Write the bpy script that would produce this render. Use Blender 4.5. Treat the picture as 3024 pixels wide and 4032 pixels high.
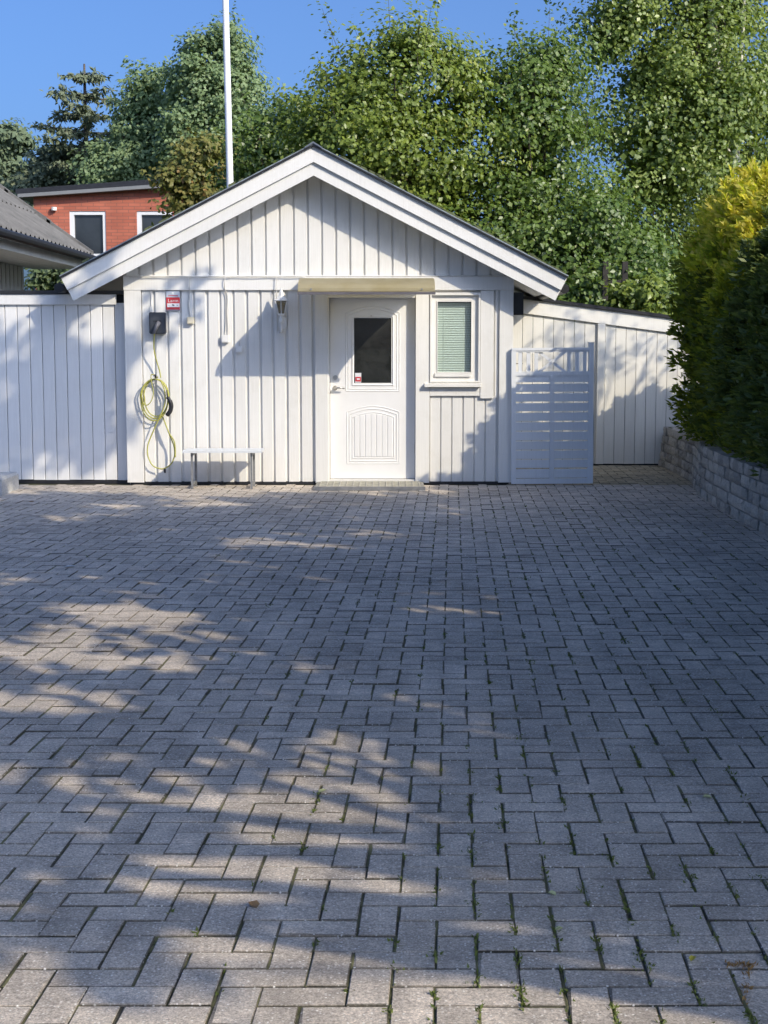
import bpy, math, random
import numpy as np
from mathutils import Vector, Matrix

for o in list(bpy.data.objects):
    bpy.data.objects.remove(o, do_unlink=True)
scene = bpy.context.scene
C = scene.collection
R = math.radians

# ------------------------------------------------------------------ camera
FOC, CX, CY = 5930.0, 1512.0, 2016.0
PITCH = R(6.43)
CAM_H = 1.607
cam_d = bpy.data.cameras.new('camera')
cam_d.sensor_fit = 'HORIZONTAL'
cam_d.sensor_width = 36.0
cam_d.lens = 36.0 * FOC / 3024.0
cam_d.clip_start = 0.05
cam_d.clip_end = 3000
cam = bpy.data.objects.new('camera', cam_d)
C.objects.link(cam)
cam.location = (0, 0, CAM_H)
cam.rotation_euler = (math.pi / 2 - PITCH, 0, 0)
scene.camera = cam
scene.render.resolution_x = 768
scene.render.resolution_y = 1024

# ------------------------------------------------------------------ sky and sun
SUN = Vector((0.605, -0.584, 0.541)).normalized()      # towards the sun
elev = math.asin(SUN.z)
azim = math.atan2(SUN.x, SUN.y)
w = bpy.data.worlds.new('World')
scene.world = w
w.use_nodes = True
nt = w.node_tree
bg = nt.nodes['Background']
sky = nt.nodes.new('ShaderNodeTexSky')
sky.sky_type = 'NISHITA'
sky.sun_disc = False
sky.sun_elevation = elev
sky.sun_rotation = azim
sky.altitude = 50
sky.air_density = 0.70
sky.dust_density = 4.6
sky.ozone_density = 10.0
nt.links.new(sky.outputs[0], bg.inputs[0])
bg.inputs[1].default_value = 0.15
sun_d = bpy.data.lights.new('sun', 'SUN')
sun_d.energy = 2.65
sun_d.angle = R(0.48)
sun_d.color = (1.0, 0.89, 0.70)
sun = bpy.data.objects.new('sun', sun_d)
C.objects.link(sun)
sun.rotation_euler = (-SUN).to_track_quat('-Z', 'Y').to_euler()
sun.location = (20, -20, 20)
vs = scene.view_settings
vs.view_transform = 'Standard'
vs.look = 'None'
vs.exposure = 0.67
vs.gamma = 1.0
vs.use_curve_mapping = False

# ------------------------------------------------------------------ helpers
_c, _s = math.cos(PITCH), math.sin(PITCH)

def W(x, y, Y):
    """photo pixel (3024 wide) seen at depth Y -> world point"""
    u = (x - CX) / FOC
    v = (CY - y) / FOC
    t = Y / (_c + v * _s)
    return Vector((u * t, Y, CAM_H + (-_s + v * _c) * t))

def V(xv, yv, Y):
    return W(xv * 1.82278, yv * 1.82278, Y)

def G(x, y):
    """photo pixel on the ground z = 0"""
    u = (x - CX) / FOC
    v = (CY - y) / FOC
    dz = -_s + v * _c
    t = -CAM_H / dz
    return Vector((u * t, (_c + v * _s) * t, 0))

ORG = {}

class MB:
    def __init__(self):
        self.v = []
        self.f = []
    def add(self, vs_, fs_):
        n = len(self.v)
        self.v += [tuple(p) for p in vs_]
        self.f += [tuple(i + n for i in f) for f in fs_]
        return self
    def box(self, x0, x1, y0, y1, z0, z1):
        return self.add([(x0,y0,z0),(x1,y0,z0),(x1,y1,z0),(x0,y1,z0),(x0,y0,z1),(x1,y0,z1),(x1,y1,z1),(x0,y1,z1)],
            [(0,3,2,1),(4,5,6,7),(0,1,5,4),(1,2,6,5),(2,3,7,6),(3,0,4,7)])
    def prism(self, poly, a, b, axis):
        n = len(poly)
        def P(p, t):
            return {'z': (p[0], p[1], t), 'y': (p[0], t, p[1]), 'x': (t, p[0], p[1])}[axis]
        vs_ = [P(p, a) for p in poly] + [P(p, b) for p in poly]
        fs_ = [tuple(range(n))[::-1], tuple(range(n, 2 * n))]
        fs_ += [(i, (i + 1) % n, n + (i + 1) % n, n + i) for i in range(n)]
        return self.add(vs_, fs_)
    def board(self, x0, x1, yf, yb, z0, z1, c=0.003):
        """vertical board facing -Y with eased front edges"""
        poly = [(x0, yb), (x0, yf + c), (x0 + c, yf), (x1 - c, yf), (x1, yf + c), (x1, yb)]
        return self.prism(poly, z0, z1, 'z')
    def hboard(self, x0, x1, yf, yb, z0, z1, c=0.003):
        poly = [(yb, z0), (yf + c, z0), (yf, z0 + c), (yf, z1 - c), (yf + c, z1), (yb, z1)]
        return self.prism(poly, x0, x1, 'x')
    def obox(self, cen, ax, ay, az):
        cen = Vector(cen); ax = Vector(ax); ay = Vector(ay); az = Vector(az)
        vs_ = []
        for k in (-1, 1):
            for j, i in ((-1, -1), (-1, 1), (1, 1), (1, -1)):
                vs_.append(cen + ax * i + ay * j + az * k)
        return self.add(vs_, [(0,3,2,1),(4,5,6,7),(0,1,5,4),(1,2,6,5),(2,3,7,6),(3,0,4,7)])
    def tube(self, pts, r, n=8, caps=True):
        pts = [Vector(p) for p in pts]
        m = len(pts)
        rr = r if hasattr(r, '__len__') else [r] * m
        base = len(self.v)
        up = None
        for i, p in enumerate(pts):
            d = (pts[min(i + 1, m - 1)] - pts[max(i - 1, 0)])
            if d.length < 1e-9: d = Vector((0, 0, 1))
            d.normalize()
            if up is None:
                up = Vector((0, 0, 1)) if abs(d.z) < 0.9 else Vector((1, 0, 0))
            s = d.cross(up)
            if s.length < 1e-6:
                s = d.orthogonal()
            s.normalize()
            up = s.cross(d).normalized()
            for k in range(n):
                a = 2 * math.pi * k / n
                self.v.append(tuple(p + (s * math.cos(a) + up * math.sin(a)) * rr[i]))
        for i in range(m - 1):
            for k in range(n):
                a = base + i * n + k; b = base + i * n + (k + 1) % n
                self.f.append((a, b, b + n, a + n))
        if caps:
            self.f.append(tuple(base + k for k in range(n))[::-1])
            self.f.append(tuple(base + (m - 1) * n + k for k in range(n)))
        return self
    def lathe(self, cen, prof, n=12, rot=0.0):
        cx, cy, cz = cen
        base = len(self.v)
        for r, z in prof:
            for k in range(n):
                a = 2 * math.pi * k / n + rot
                self.v.append((cx + r * math.cos(a), cy + r * math.sin(a), cz + z))
        for i in range(len(prof) - 1):
            for k in range(n):
                a = base + i * n + k; b = base + i * n + (k + 1) % n
                self.f.append((a, b, b + n, a + n))
        self.f.append(tuple(base + k for k in range(n))[::-1])
        self.f.append(tuple(base + (len(prof) - 1) * n + k for k in range(n)))
        return self
    def build(self, name, mat, parent=None, smooth=False, label=None):
        org = ORG.get(parent.name, Vector()) if parent else Vector()
        me = bpy.data.meshes.new(name)
        me.from_pydata([(p[0] - org.x, p[1] - org.y, p[2] - org.z) for p in self.v], [], self.f)
        me.materials.append(mat)
        if smooth:
            me.shade_smooth()
        me.update()
        o = bpy.data.objects.new(name, me)
        C.objects.link(o)
        if parent:
            o.parent = parent
            ORG[o.name] = org
        if label:
            o['label'] = label
        return o

def tag(o, label=None, cat=None, group=None, kind=None):
    if label: o['label'] = label
    if cat: o['category'] = cat
    if group: o['group'] = group
    if kind: o['kind'] = kind
    return o

def thing(name, loc, label, cat, group=None):
    o = bpy.data.objects.new(name, None)
    o.empty_display_size = 0.2
    C.objects.link(o)
    o.location = loc
    ORG[o.name] = Vector(loc)
    return tag(o, label, cat, group)

# ------------------------------------------------------------------ materials
def new_mat(name):
    m = bpy.data.materials.new(name)
    m.use_nodes = True
    t = m.node_tree
    p = t.nodes['Principled BSDF']
    return m, t, p

def ramp(t, fac, stops):
    r = t.nodes.new('ShaderNodeValToRGB')
    e = r.color_ramp.elements
    while len(e) < len(stops): e.new(0.5)
    for i, (pos, col) in enumerate(stops):
        e[i].position = pos
        e[i].color = (*col, 1) if len(col) == 3 else col
    t.links.new(fac, r.inputs[0])
    return r

def noise(t, scale, detail=4, rough=0.6, mapscale=None, coord='Object'):
    tc = t.nodes.new('ShaderNodeTexCoord')
    n = t.nodes.new('ShaderNodeTexNoise')
    n.inputs['Scale'].default_value = scale
    n.inputs['Detail'].default_value = detail
    n.inputs['Roughness'].default_value = rough
    if mapscale:
        mp = t.nodes.new('ShaderNodeMapping')
        mp.inputs['Scale'].default_value = mapscale
        t.links.new(tc.outputs[coord], mp.inputs[0])
        t.links.new(mp.outputs[0], n.inputs['Vector'])
    else:
        t.links.new(tc.outputs[coord], n.inputs['Vector'])
    return n

def mixc(t, fac, a, b, mode='MIX'):
    m = t.nodes.new('ShaderNodeMix')
    m.data_type = 'RGBA'
    m.blend_type = mode
    for sock, val in ((m.inputs[0], fac), (m.inputs[6], a), (m.inputs[7], b)):
        if isinstance(val, (int, float)): sock.default_value = val
        elif isinstance(val, tuple): sock.default_value = (*val, 1) if len(val) == 3 else val
        else: t.links.new(val, sock)
    return m.outputs[2]

def bump(t, p, height, strength, dist=0.01):
    b = t.nodes.new('ShaderNodeBump')
    b.inputs['Strength'].default_value = strength
    b.inputs['Distance'].default_value = dist
    t.links.new(height, b.inputs['Height'])
    t.links.new(b.outputs[0], p.inputs['Normal'])

def M(name, col, rough=0.6, var=0.15, scale=6, bmp=0.0, bscale=60, metal=0.0, spec=0.5, mapscale=None):
    m, t, p = new_mat(name)
    n = noise(t, scale, 5, 0.6, mapscale)
    lo = tuple(c * (1 - var) for c in col); hi = tuple(min(1, c * (1 + var)) for c in col)
    r = ramp(t, n.outputs['Fac'], [(0.3, lo), (0.7, hi)])
    t.links.new(r.outputs[0], p.inputs['Base Color'])
    p.inputs['Roughness'].default_value = rough
    p.inputs['Metallic'].default_value = metal
    p.inputs['Specular IOR Level'].default_value = spec
    if bmp:
        n2 = noise(t, bscale, 4, 0.6)
        bump(t, p, n2.outputs['Fac'], bmp, 0.01)
    return m

def paint(name, col, dirt=(0.42, 0.40, 0.33), dirt_amt=0.25, rough=0.55):
    """painted sawn wood: grain, faint weathering, each board its own shade"""
    m, t, p = new_mat(name)
    g = noise(t, 1.0, 6, 0.65, (70, 70, 2.2))
    d = noise(t, 2.3, 6, 0.7)
    oi = t.nodes.new('ShaderNodeObjectInfo')
    rr = ramp(t, oi.outputs['Random'], [(0.0, (0.93, 0.93, 0.93)), (1.0, (1.0, 1.0, 1.0))])
    base = mixc(t, 1.0, col, rr.outputs[0], 'MULTIPLY')
    gr = ramp(t, g.outputs['Fac'], [(0.3, (0.93, 0.93, 0.925)), (0.62, (1, 1, 1))])
    base = mixc(t, 1.0, base, gr.outputs[0], 'MULTIPLY')
    dm = ramp(t, d.outputs['Fac'], [(0.52, (0, 0, 0)), (0.8, (dirt_amt,) * 3)])
    base = mixc(t, dm.outputs[0], base, dirt)
    t.links.new(base, p.inputs['Base Color'])
    p.inputs['Roughness'].default_value = rough
    p.inputs['Specular IOR Level'].default_value = 0.35
    bump(t, p, g.outputs['Fac'], 0.25, 0.004)
    return m

def leaf_mat(name, dark, light, transl=0.35, rough=0.5, extra=None, spec=0.35):
    m, t, p = new_mat(name)
    a = t.nodes.new('ShaderNodeAttribute'); a.attribute_name = 'tint'
    stops = [(0.0, dark), (0.85 if extra else 1.0, light)]
    if extra: stops.append((1.0, extra))
    r = ramp(t, a.outputs['Fac'], stops)
    t.links.new(r.outputs[0], p.inputs['Base Color'])
    p.inputs['Roughness'].default_value = rough
    p.inputs['Specular IOR Level'].default_value = spec
    tr = t.nodes.new('ShaderNodeBsdfTranslucent')
    br = mixc(t, 1.0, r.outputs[0], (1.5, 1.55, 0.7), 'MULTIPLY')
    t.links.new(br, tr.inputs[0])
    mx = t.nodes.new('ShaderNodeMixShader')
    mx.inputs[0].default_value = transl
    t.links.new(p.outputs[0], mx.inputs[1]); t.links.new(tr.outputs[0], mx.inputs[2])
    t.links.new(mx.outputs[0], t.nodes['Material Output'].inputs[0])
    return m

def glass_mat(name, tint, dust=0.03, rough=0.02):
    m, t, p = new_mat(name)
    t.nodes.remove(p)
    tr = t.nodes.new('ShaderNodeBsdfTransparent'); tr.inputs[0].default_value = (*tint, 1)
    gl = t.nodes.new('ShaderNodeBsdfGlossy'); gl.inputs['Roughness'].default_value = rough
    df = t.nodes.new('ShaderNodeBsdfDiffuse'); df.inputs[0].default_value = (0.6, 0.6, 0.58, 1)
    n = noise(t, 5, 5, 0.7)
    dr = ramp(t, n.outputs['Fac'], [(0.35, (dust * 0.4,) * 3), (0.75, (dust * 1.8,) * 3)])
    m1 = t.nodes.new('ShaderNodeMixShader')
    t.links.new(dr.outputs[0], m1.inputs[0]); t.links.new(tr.outputs[0], m1.inputs[1]); t.links.new(df.outputs[0], m1.inputs[2])
    lw = t.nodes.new('ShaderNodeLayerWeight'); lw.inputs[0].default_value = 0.5
    pw = t.nodes.new('ShaderNodeMath'); pw.operation = 'POWER'; pw.inputs[1].default_value = 4.0
    t.links.new(lw.outputs['Facing'], pw.inputs[0])
    fr = t.nodes.new('ShaderNodeMath'); fr.operation = 'MULTIPLY_ADD'; fr.inputs[1].default_value = 0.85; fr.inputs[2].default_value = 0.045
    t.links.new(pw.outputs[0], fr.inputs[0])
    m2 = t.nodes.new('ShaderNodeMixShader')
    t.links.new(fr.outputs[0], m2.inputs[0]); t.links.new(m1.outputs[0], m2.inputs[1]); t.links.new(gl.outputs[0], m2.inputs[2])
    t.links.new(m2.outputs[0], t.nodes['Material Output'].inputs[0])
    return m

WHITE = paint('white_paint', (0.80, 0.785, 0.745))
WHITE2 = paint('white_fence_paint', (0.79, 0.785, 0.77), dirt_amt=0.15)
CREAM = paint('cream_fence_paint', (0.80, 0.775, 0.70), dirt_amt=0.2)
DOORW = M('door_white', (0.80, 0.79, 0.77), 0.4, 0.03, 3)
TRIM = M('window_white', (0.78, 0.76, 0.71), 0.4, 0.05, 5)
GATEW = paint('gate_paint', (0.76, 0.78, 0.80), dirt_amt=0.12)
BLACKM = M('black_metal', (0.02, 0.02, 0.023), 0.45, 0.3, 20)
DARKVOID = M('dark_interior', (0.02, 0.022, 0.025), 0.9, 0.2, 3)
STEEL = M('grey_steel', (0.23, 0.235, 0.24), 0.5, 0.2, 20, metal=0.3)
CHROME = M('door_metal', (0.55, 0.53, 0.5), 0.28, 0.1, 20, metal=0.9)

# ------------------------------------------------------------------ paving
def paver_material(name, lo, hi, fleck):
    m, t, p = new_mat(name)
    geo = t.nodes.new('ShaderNodeNewGeometry')
    def wn(scale, detail=5, rough=.65):
        n_ = t.nodes.new('ShaderNodeTexNoise')
        n_.inputs['Scale'].default_value = scale; n_.inputs['Detail'].default_value = detail; n_.inputs['Roughness'].default_value = rough
        t.links.new(geo.outputs['Position'], n_.inputs['Vector'])
        return n_.outputs['Fac']
    a = t.nodes.new('ShaderNodeAttribute'); a.attribute_name = 'tint'
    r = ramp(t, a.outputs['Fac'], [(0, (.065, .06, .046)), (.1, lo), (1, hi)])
    base = r.outputs[0]
    for sc_, l_, h_, p0_, p1_ in ((9, .74, 1.18, .3, .7), (.55, .80, 1.12, .35, .65), (2.3, .82, 1.1, .35, .62), (75, .66, 1.32, .3, .7)):
        nr = ramp(t, wn(sc_), [(p0_, (l_,) * 3), (p1_, (h_, h_ * .99, h_ * .975))])
        base = mixc(t, 1.0, base, nr.outputs[0], 'MULTIPLY')
    # dark and greenish stains
    st = ramp(t, wn(1.4, 8, .72), [(.58, (0, 0, 0)), (.74, (.5, .5, .5))])
    base = mixc(t, st.outputs[0], base, (.14, .135, .105))
    n2 = wn(170, 4, .8)
    nr2 = ramp(t, n2, [(0.30, (0.42, 0.42, 0.43)), (0.68, (1.42, 1.41, 1.40))])
    base = mixc(t, 1.0, base, nr2.outputs[0], 'MULTIPLY')
    vo = t.nodes.new('ShaderNodeTexVoronoi'); vo.inputs['Scale'].default_value = 105
    t.links.new(geo.outputs['Position'], vo.inputs['Vector'])
    sep = t.nodes.new('ShaderNodeSeparateColor'); t.links.new(vo.outputs['Color'], sep.inputs[0])
    g1 = ramp(t, sep.outputs[0], [(.66, (0, 0, 0)), (1.0, (.85, .85, .85))])
    l1 = ramp(t, vo.outputs['Distance'], [(.2, (1, 1, 1)), (.42, (0, 0, 0))])
    mk = mixc(t, 1.0, g1.outputs[0], l1.outputs[0], 'MULTIPLY')
    base = mixc(t, mk, base, fleck)
    t.links.new(base, p.inputs['Base Color'])
    p.inputs['Roughness'].default_value = 0.85
    p.inputs['Specular IOR Level'].default_value = 0.3
    bump(t, p, n2, 0.6, 0.004)
    return m

PAVER = paver_material('concrete_paver', (0.46, 0.412, 0.355), (0.68, 0.61, 0.53), (0.95, 0.92, 0.85))
PAVER_Y = paver_material('sand_paver', (0.33, 0.29, 0.20), (0.46, 0.41, 0.29), (0.6, 0.56, 0.45))

jm, jt, jp = new_mat('joint_sand_and_moss')
jn = noise(jt, 2.6, 5, 0.65)
jn2 = noise(jt, 60, 4, 0.7)
jr = ramp(jt, jn.outputs['Fac'], [(0.42, (0.075, 0.067, 0.053)), (0.58, (0.085, 0.088, 0.036))])
jr2 = ramp(jt, jn2.outputs['Fac'], [(0.3, (0.5, 0.5, 0.5)), (0.7, (1.5, 1.5, 1.4))])
jt.links.new(mixc(jt, 1.0, jr.outputs[0], jr2.outputs[0], 'MULTIPLY'), jp.inputs['Base Color'])
jp.inputs['Roughness'].default_value = 0.95
bump(jt, jp, jn2.outputs['Fac'], 1.0, 0.01)

lawn = MB().add([(-400, -300, -0.09), (400, -300, -0.09), (400, 700, -0.09), (-400, 700, -0.09)], [(0, 1, 2, 3)]) \
    .build('lawn', M('garden_soil_and_grass', (0.05, 0.065, 0.022), 0.95, 0.4, 1.5, 0.8, 30))
tag(lawn, 'green garden ground reaching behind the fences', kind='structure')
drive = MB().add([(-9, -6, -0.006), (9, -6, -0.006), (9, 21, -0.006), (-9, 21, -0.006)], [(0, 1, 2, 3)]).build('driveway', jm)
tag(drive, 'driveway paved with grey concrete pavers in herringbone pattern', kind='structure')
ORG[drive.name] = Vector()

rng = random.Random(7)
BW = 0.1085                                    # paver module
P0 = G(1541, 3884)                             # near-left corner of one paver seen in the photo
SH = math.tan(R(2.6))                          # the rows drift sideways as they run away
def grid(c, r):
    y = r * BW
    return P0.x + c * BW + SH * y, P0.y + y

def paver_geo(c, r, wc, wr):
    g = 0.0027; gyy = 0.0040
    x0, y0 = grid(c, r)
    pts = []
    ja = rng.uniform(-0.012, 0.012)
    dz = max(-.0022, min(.004, rng.gauss(0, 0.0013)))
    tx, ty = rng.gauss(0, 0.0035), rng.gauss(0, 0.0035)
    jx, jy = rng.gauss(0, 0.0016), rng.gauss(0, 0.0014)
    cx, cy = grid(c + wc / 2, r + wr / 2)
    def pt(a, b, ins, z):
        # a, b in module units, inset ins
        sa = -1 if a > wc / 2 else 1
        sb = -1 if b > wr / 2 else 1
        px, py = grid(c + a, r + b)
        px += sa * (g + ins); py += sb * (gyy + ins)
        dx, dy = px - cx, py - cy
        qx = cx + dx - dy * ja + jx; qy = cy + dy + dx * ja + jy
        return (qx, qy, z + dz + (tx * dx + ty * dy if z > -0.02 else 0))
    cor = [(0, 0), (wc, 0), (wc, wr), (0, wr)]
    ch = rng.uniform(0.0016, 0.0028)
    bot = [pt(a, b, 0, -0.03) for a, b in cor]
    mid = [pt(a, b, 0, -ch) for a, b in cor]
    chip = [ch * rng.uniform(.8, 1.6) if rng.random() < .9 else ch * rng.uniform(2, 4.5) for _ in cor]
    top = [pt(a, b, chip[q_], 0) for q_, (a, b) in enumerate(cor)]
    vs_ = bot + mid + top
    fs_ = [(8, 9, 10, 11)]
    for i in range(4):
        j = (i + 1) % 4
        fs_ += [(i, j, 4 + j, 4 + i), (4 + i, 4 + j, 8 + j, 8 + i)]
    return vs_, fs_, (cx, cy)

def add_tint(me, vals):
    at = me.attributes.new('tint', 'FLOAT', 'FACE')
    at.data.foreach_set('value', np.asarray(vals, dtype=np.float32))

pav = []
for r in range(-8, 150):
    for c in range(-90, 90):
        u = (c + r) % 4
        if u == 0: wc, wr = 2, 1
        elif u == 2: wc, wr = 1, 2
        else: continue
        x, y = grid(c + wc / 2, r + wr / 2)
        if y < 2.2 or y > 19.75: continue
        if abs(x) > 0.34 * y + 1.3: continue
        if x > 3.75 or (y > 17.02 and x < 1.3): continue
        if y > 17.02 and x > 3.75: continue
        pav.append((y, c, r, wc, wr, x))
pav.sort()
inview = [q for q in pav if abs(q[5]) < 0.262 * q[0] + 0.05 and q[0] > 3.42]
near = set((q[1], q[2]) for q in inview[:300])
far_v, far_f, far_t = [], [], []
pth_v, pth_f, pth_t = [], [], []
for (y, c, r, wc, wr, x) in pav:
    vs_, fs_, cen = paver_geo(c, r, wc, wr)
    tint = .1 + .9 * min(1, max(0, rng.gauss(0.5, 0.15)))
    tl = [tint]
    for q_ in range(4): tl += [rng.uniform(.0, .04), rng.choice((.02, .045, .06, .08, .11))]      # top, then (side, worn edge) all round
    if (c, r) in near:
        me = bpy.data.meshes.new('paver')
        me.from_pydata([(p[0] - cen[0], p[1] - cen[1], p[2]) for p in vs_], [], fs_)
        me.materials.append(PAVER)
        add_tint(me, tl)
        o = bpy.data.objects.new('paver', me)
        C.objects.link(o)
        o.parent = drive
        o.location = (cen[0], cen[1], 0)
    else:
        yellow = y > 17.02 and x > 1.3
        vv, ff, tt = (pth_v, pth_f, pth_t) if yellow else (far_v, far_f, far_t)
        n = len(vv)
        vv += vs_
        ff += [tuple(i + n for i in f) for f in fs_]
        tt += tl
for nm, vv, ff, tt, mt in (('paving', far_v, far_f, far_t, PAVER),):
    me = bpy.data.meshes.new(nm); me.from_pydata(vv, [], ff); me.materials.append(mt); add_tint(me, tt)
    o = bpy.data.objects.new(nm, me); C.objects.link(o); o.parent = drive
    tag(o, kind='stuff')
# sand and moss filling the joints that run away from the camera
MOSS = M('joint_moss', (0.14, 0.135, 0.06), 0.95, 0.5, 9, 1.0, 150)
jv, jf = [], []
for r in range(-8, 105):
    for c in range(-45, 46):
        if (c - 1 + r) % 4 == 0: continue
        x, y = grid(c, r + .5)
        if y < 3.2 or abs(x) > .27 * y + .1 or x > 3.3: continue
        hgt = math.sin(c * 1.7 + r * .31) + math.sin(r * .83 - c * .4)
        lvl = -.003 + .0025 * hgt * .5 + rng.uniform(-.003, .002)
        if rng.random() < .12: lvl = -.012
        n = len(jv)
        for k in range(4):
            xa, ya = grid(c, r + k / 3)
            zz_ = min(.0015, lvl + rng.uniform(-.0035, .003))
            jv += [(xa - .0055, ya, zz_ - .002), (xa + rng.uniform(-.002, .002), ya, zz_), (xa + .0055, ya, zz_ - .002)]
        for k in range(3):
            b0 = n + k * 3
            jf += [(b0, b0 + 1, b0 + 4, b0 + 3), (b0 + 1, b0 + 2, b0 + 5, b0 + 4)]
tag(MB().add(jv, jf).build('joint_moss', MOSS, drive), kind='stuff')
path = MB().box(1.3, 3.9, 17.03, 19.9, -0.08, -0.0035).build('path', jm)
tag(path, 'short sandy yellow paved path behind the lattice gate', kind='structure')
me = bpy.data.meshes.new('paving'); me.from_pydata(pth_v, [], pth_f); me.materials.append(PAVER_Y); add_tint(me, pth_t)
o = bpy.data.objects.new('paving', me); C.objects.link(o); o.parent = path
tag(o, kind='stuff')

# ------------------------------------------------------------------ the white house
YF = 17.06          # outer face of the cladding boards
YB = 17.083         # recessed under-boards
YT = 17.035         # casings and corner boards
def fx(x, y=1520, Y=YF): return W(x, y, Y).x
def fz(y, Y=YF): return W(CX, y, Y).z

house = thing('garden_house', (fx(1250), YF, 0), 'white board-clad gabled house with glazed door and one window', 'house')
XL, XR = fx(500), fx(2014)
zb = 0.03
z_band0, z_band1 = fz(1143), fz(1089)
VERGE = 16.73
slope = R(27.0)
ax_ = W(1234, 577, VERGE)
X0, ZT = ax_.x, ax_.z
HALF = 2.78
def roof_z(x): return ZT - abs(x - X0) * math.tan(slope)

# wall cores
xd0, xd1 = fx(1292), fx(1636)
zd1 = fz(1160)
xw0, xw1 = fx(1694), fx(1888)
zw0, zw1 = fz(1504), fz(1152)
core = MB()
core.box(XL + .01, xd0, YB, 17.2, 0.0, z_band1)
core.box(xd0, xd1, YB, 17.2, zd1, z_band1)
core.box(xd1, xw0, YB, 17.2, 0.0, z_band1)
core.box(xw0, xw1, YB, 17.2, 0.0, zw0)
core.box(xw0, xw1, YB, 17.2, zw1, z_band1)
core.box(xw1, XR - .01, YB, 17.2, 0.0, z_band1)
wall = core.build('front_wall', WHITE, house)
gpoly = [(XL + .01, z_band1), (XR - .01, z_band1), (XR - .01, roof_z(XR) - .12), (X0, ZT - .12), (XL + .01, roof_z(XL) - .12)]
gable = MB().prism(gpoly, YB, 17.2, 'y').build('gable_wall', WHITE, house)
MB().box(XL + .01, XL + .12, 17.2, 22.8, 0, roof_z(XL) - .14).build('side_wall', WHITE, house)
MB().box(XR - .12, XR - .01, 17.2, 22.8, 0, roof_z(XR) - .14).build('side_wall', WHITE, house)
bpoly = [(XL + .01, 0), (XR - .01, 0), (XR - .01, roof_z(XR) - .14), (X0, ZT - .14), (XL + .01, roof_z(XL) - .14)]
MB().prism(bpoly, 22.8, 22.9, 'y').build('back_wall', WHITE, house)
MB().box(XL + .02, XR - .02, 17.062, 17.19, 0.0, zb + 0.004).build('sill_plate', BLACKM, house)
MB().box(XL + .13, XR - .13, 17.9, 17.95, 0.02, 2.3).build('inner_partition', DARKVOID, house)

# lower cladding boards
def boards(x0, x1, n, z0, z1, parent, gap=0.030, yf=YF, mat=WHITE, jit=0.003):
    p = (x1 - x0) / n
    for i in range(n):
        a = x0 + i * p + gap * 0.5 + rng.uniform(-jit, jit)
        b = x0 + (i + 1) * p - gap * 0.5 + rng.uniform(-jit, jit)
        MB().board(a, b, yf + rng.uniform(-.001, .001), YB + .004, z0 + rng.uniform(-.003, .003), z1, 0.004).build('board', mat, parent)
boards(fx(560), fx(1233), 13, zb, z_band0 + .004, wall, gap=0.028)
boards(fx(1692), fx(1955), 6, zb, fz(1559), wall, gap=0.014, yf=YF + .004)
MB().board(fx(1948), fx(1962), YF + .006, YB + .004, fz(1568), z_band0).build('board', WHITE, wall)

# gable boards
pg = (54.3 / FOC) * 17.2
xg = X0 + pg * 0.47
k0 = int((XL - xg) / pg) - 1
for k in range(k0, k0 + 40):
    a = max(xg + k * pg + .014, XL + .012); b = min(xg + (k + 1) * pg - .014, XR - .012)
    if b - a < 0.03: continue
    za, zb_ = roof_z(a) - .11, roof_z(b) - .11
    poly = [(a, z_band1 + .012), (b, z_band1 + .012), (b, zb_)]
    if a < X0 < b: poly.append((X0, ZT - .11))
    poly.append((a, za))
    if min(za, zb_) < z_band1 + .03: continue
    MB().prism(poly, YF + rng.uniform(-.001, .001), YB + .004, 'y').build('board', WHITE, gable)

# trim
MB().board(XL - .012, fx(562), YT, YB, zb - .005, z_band0 - .002).build('corner_board', WHITE, house)
MB().board(fx(1964), XR + .012, YT, YB, zb - .005, z_band0 - .002).build('corner_board', WHITE, house)
MB().hboard(XL - .014, XR + .014, YT - .004, YB, z_band0, z_band1).build('band_board', WHITE, house)
MB().prism([(YB, z_band1 + .018), (YT - .016, z_band1 + .004), (YT - .016, z_band1 + .001), (YB, z_band1 + .001)], XL - .014, XR + .014, 'x').build('band_flashing', WHITE, house)
MB().board(fx(1241), xd0, YT, YB, zb - .01, z_band0 - .002).build('door_casing', WHITE, house)
MB().board(xd1, fx(1691), YT, YB, zb - .01, z_band0 - .002).build('door_casing', WHITE, house)

# verge boards
def verge(s, off0, off1, y0, y1):
    """s = side, off = perpendicular distances below the roof line"""
    c, t = math.cos(slope), math.tan(slope)
    L = HALF
    tip = Vector((X0 + s * L, ZT - L * t))
    nrm = Vector((-s * math.sin(slope), -c))          # inward, down
    a = (X0, ZT - off0 / c); b = (X0, ZT - off1 / c)
    p1 = tip + nrm * off1; p0 = tip + nrm * off0
    return MB().prism([a, b, tuple(p1), tuple(p0)], y0, y1, 'y')
for s in (-1, 1):
    verge(s, 0.0, 0.145, VERGE, VERGE + .028).build('verge_board', WHITE, house)
    verge(s, 0.13, 0.272, VERGE + .031, VERGE + .055).build('verge_board', WHITE, house)
    # soffit
    verge(s, 0.105, 0.125, VERGE + .0555, 22.9).build('soffit', WHITE, house)
    # roof slab
    verge(s, -0.019, -0.002, VERGE - .03, 23.0).build('roof', BLACKM, house)
MB().prism([(X0 - .09, ZT - .02), (X0, ZT + .032), (X0 + .09, ZT - .02), (X0 + .1, ZT - .012), (X0, ZT + .05), (X0 - .1, ZT - .012)], VERGE - .045, 23.02, 'y').build('ridge_cap', M('zinc_ridge', (0.25, 0.27, 0.3), 0.4, 0.2, 8, metal=0.6), house)
# thin light metal drip strip along the verges
for s in (-1, 1):
    verge(s, -0.030, -0.0195, VERGE - .034, VERGE + .02).build('drip_strip', M('zinc_strip', (0.30, 0.34, 0.36), 0.45, 0.4, 9, metal=0.3), house)
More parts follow.
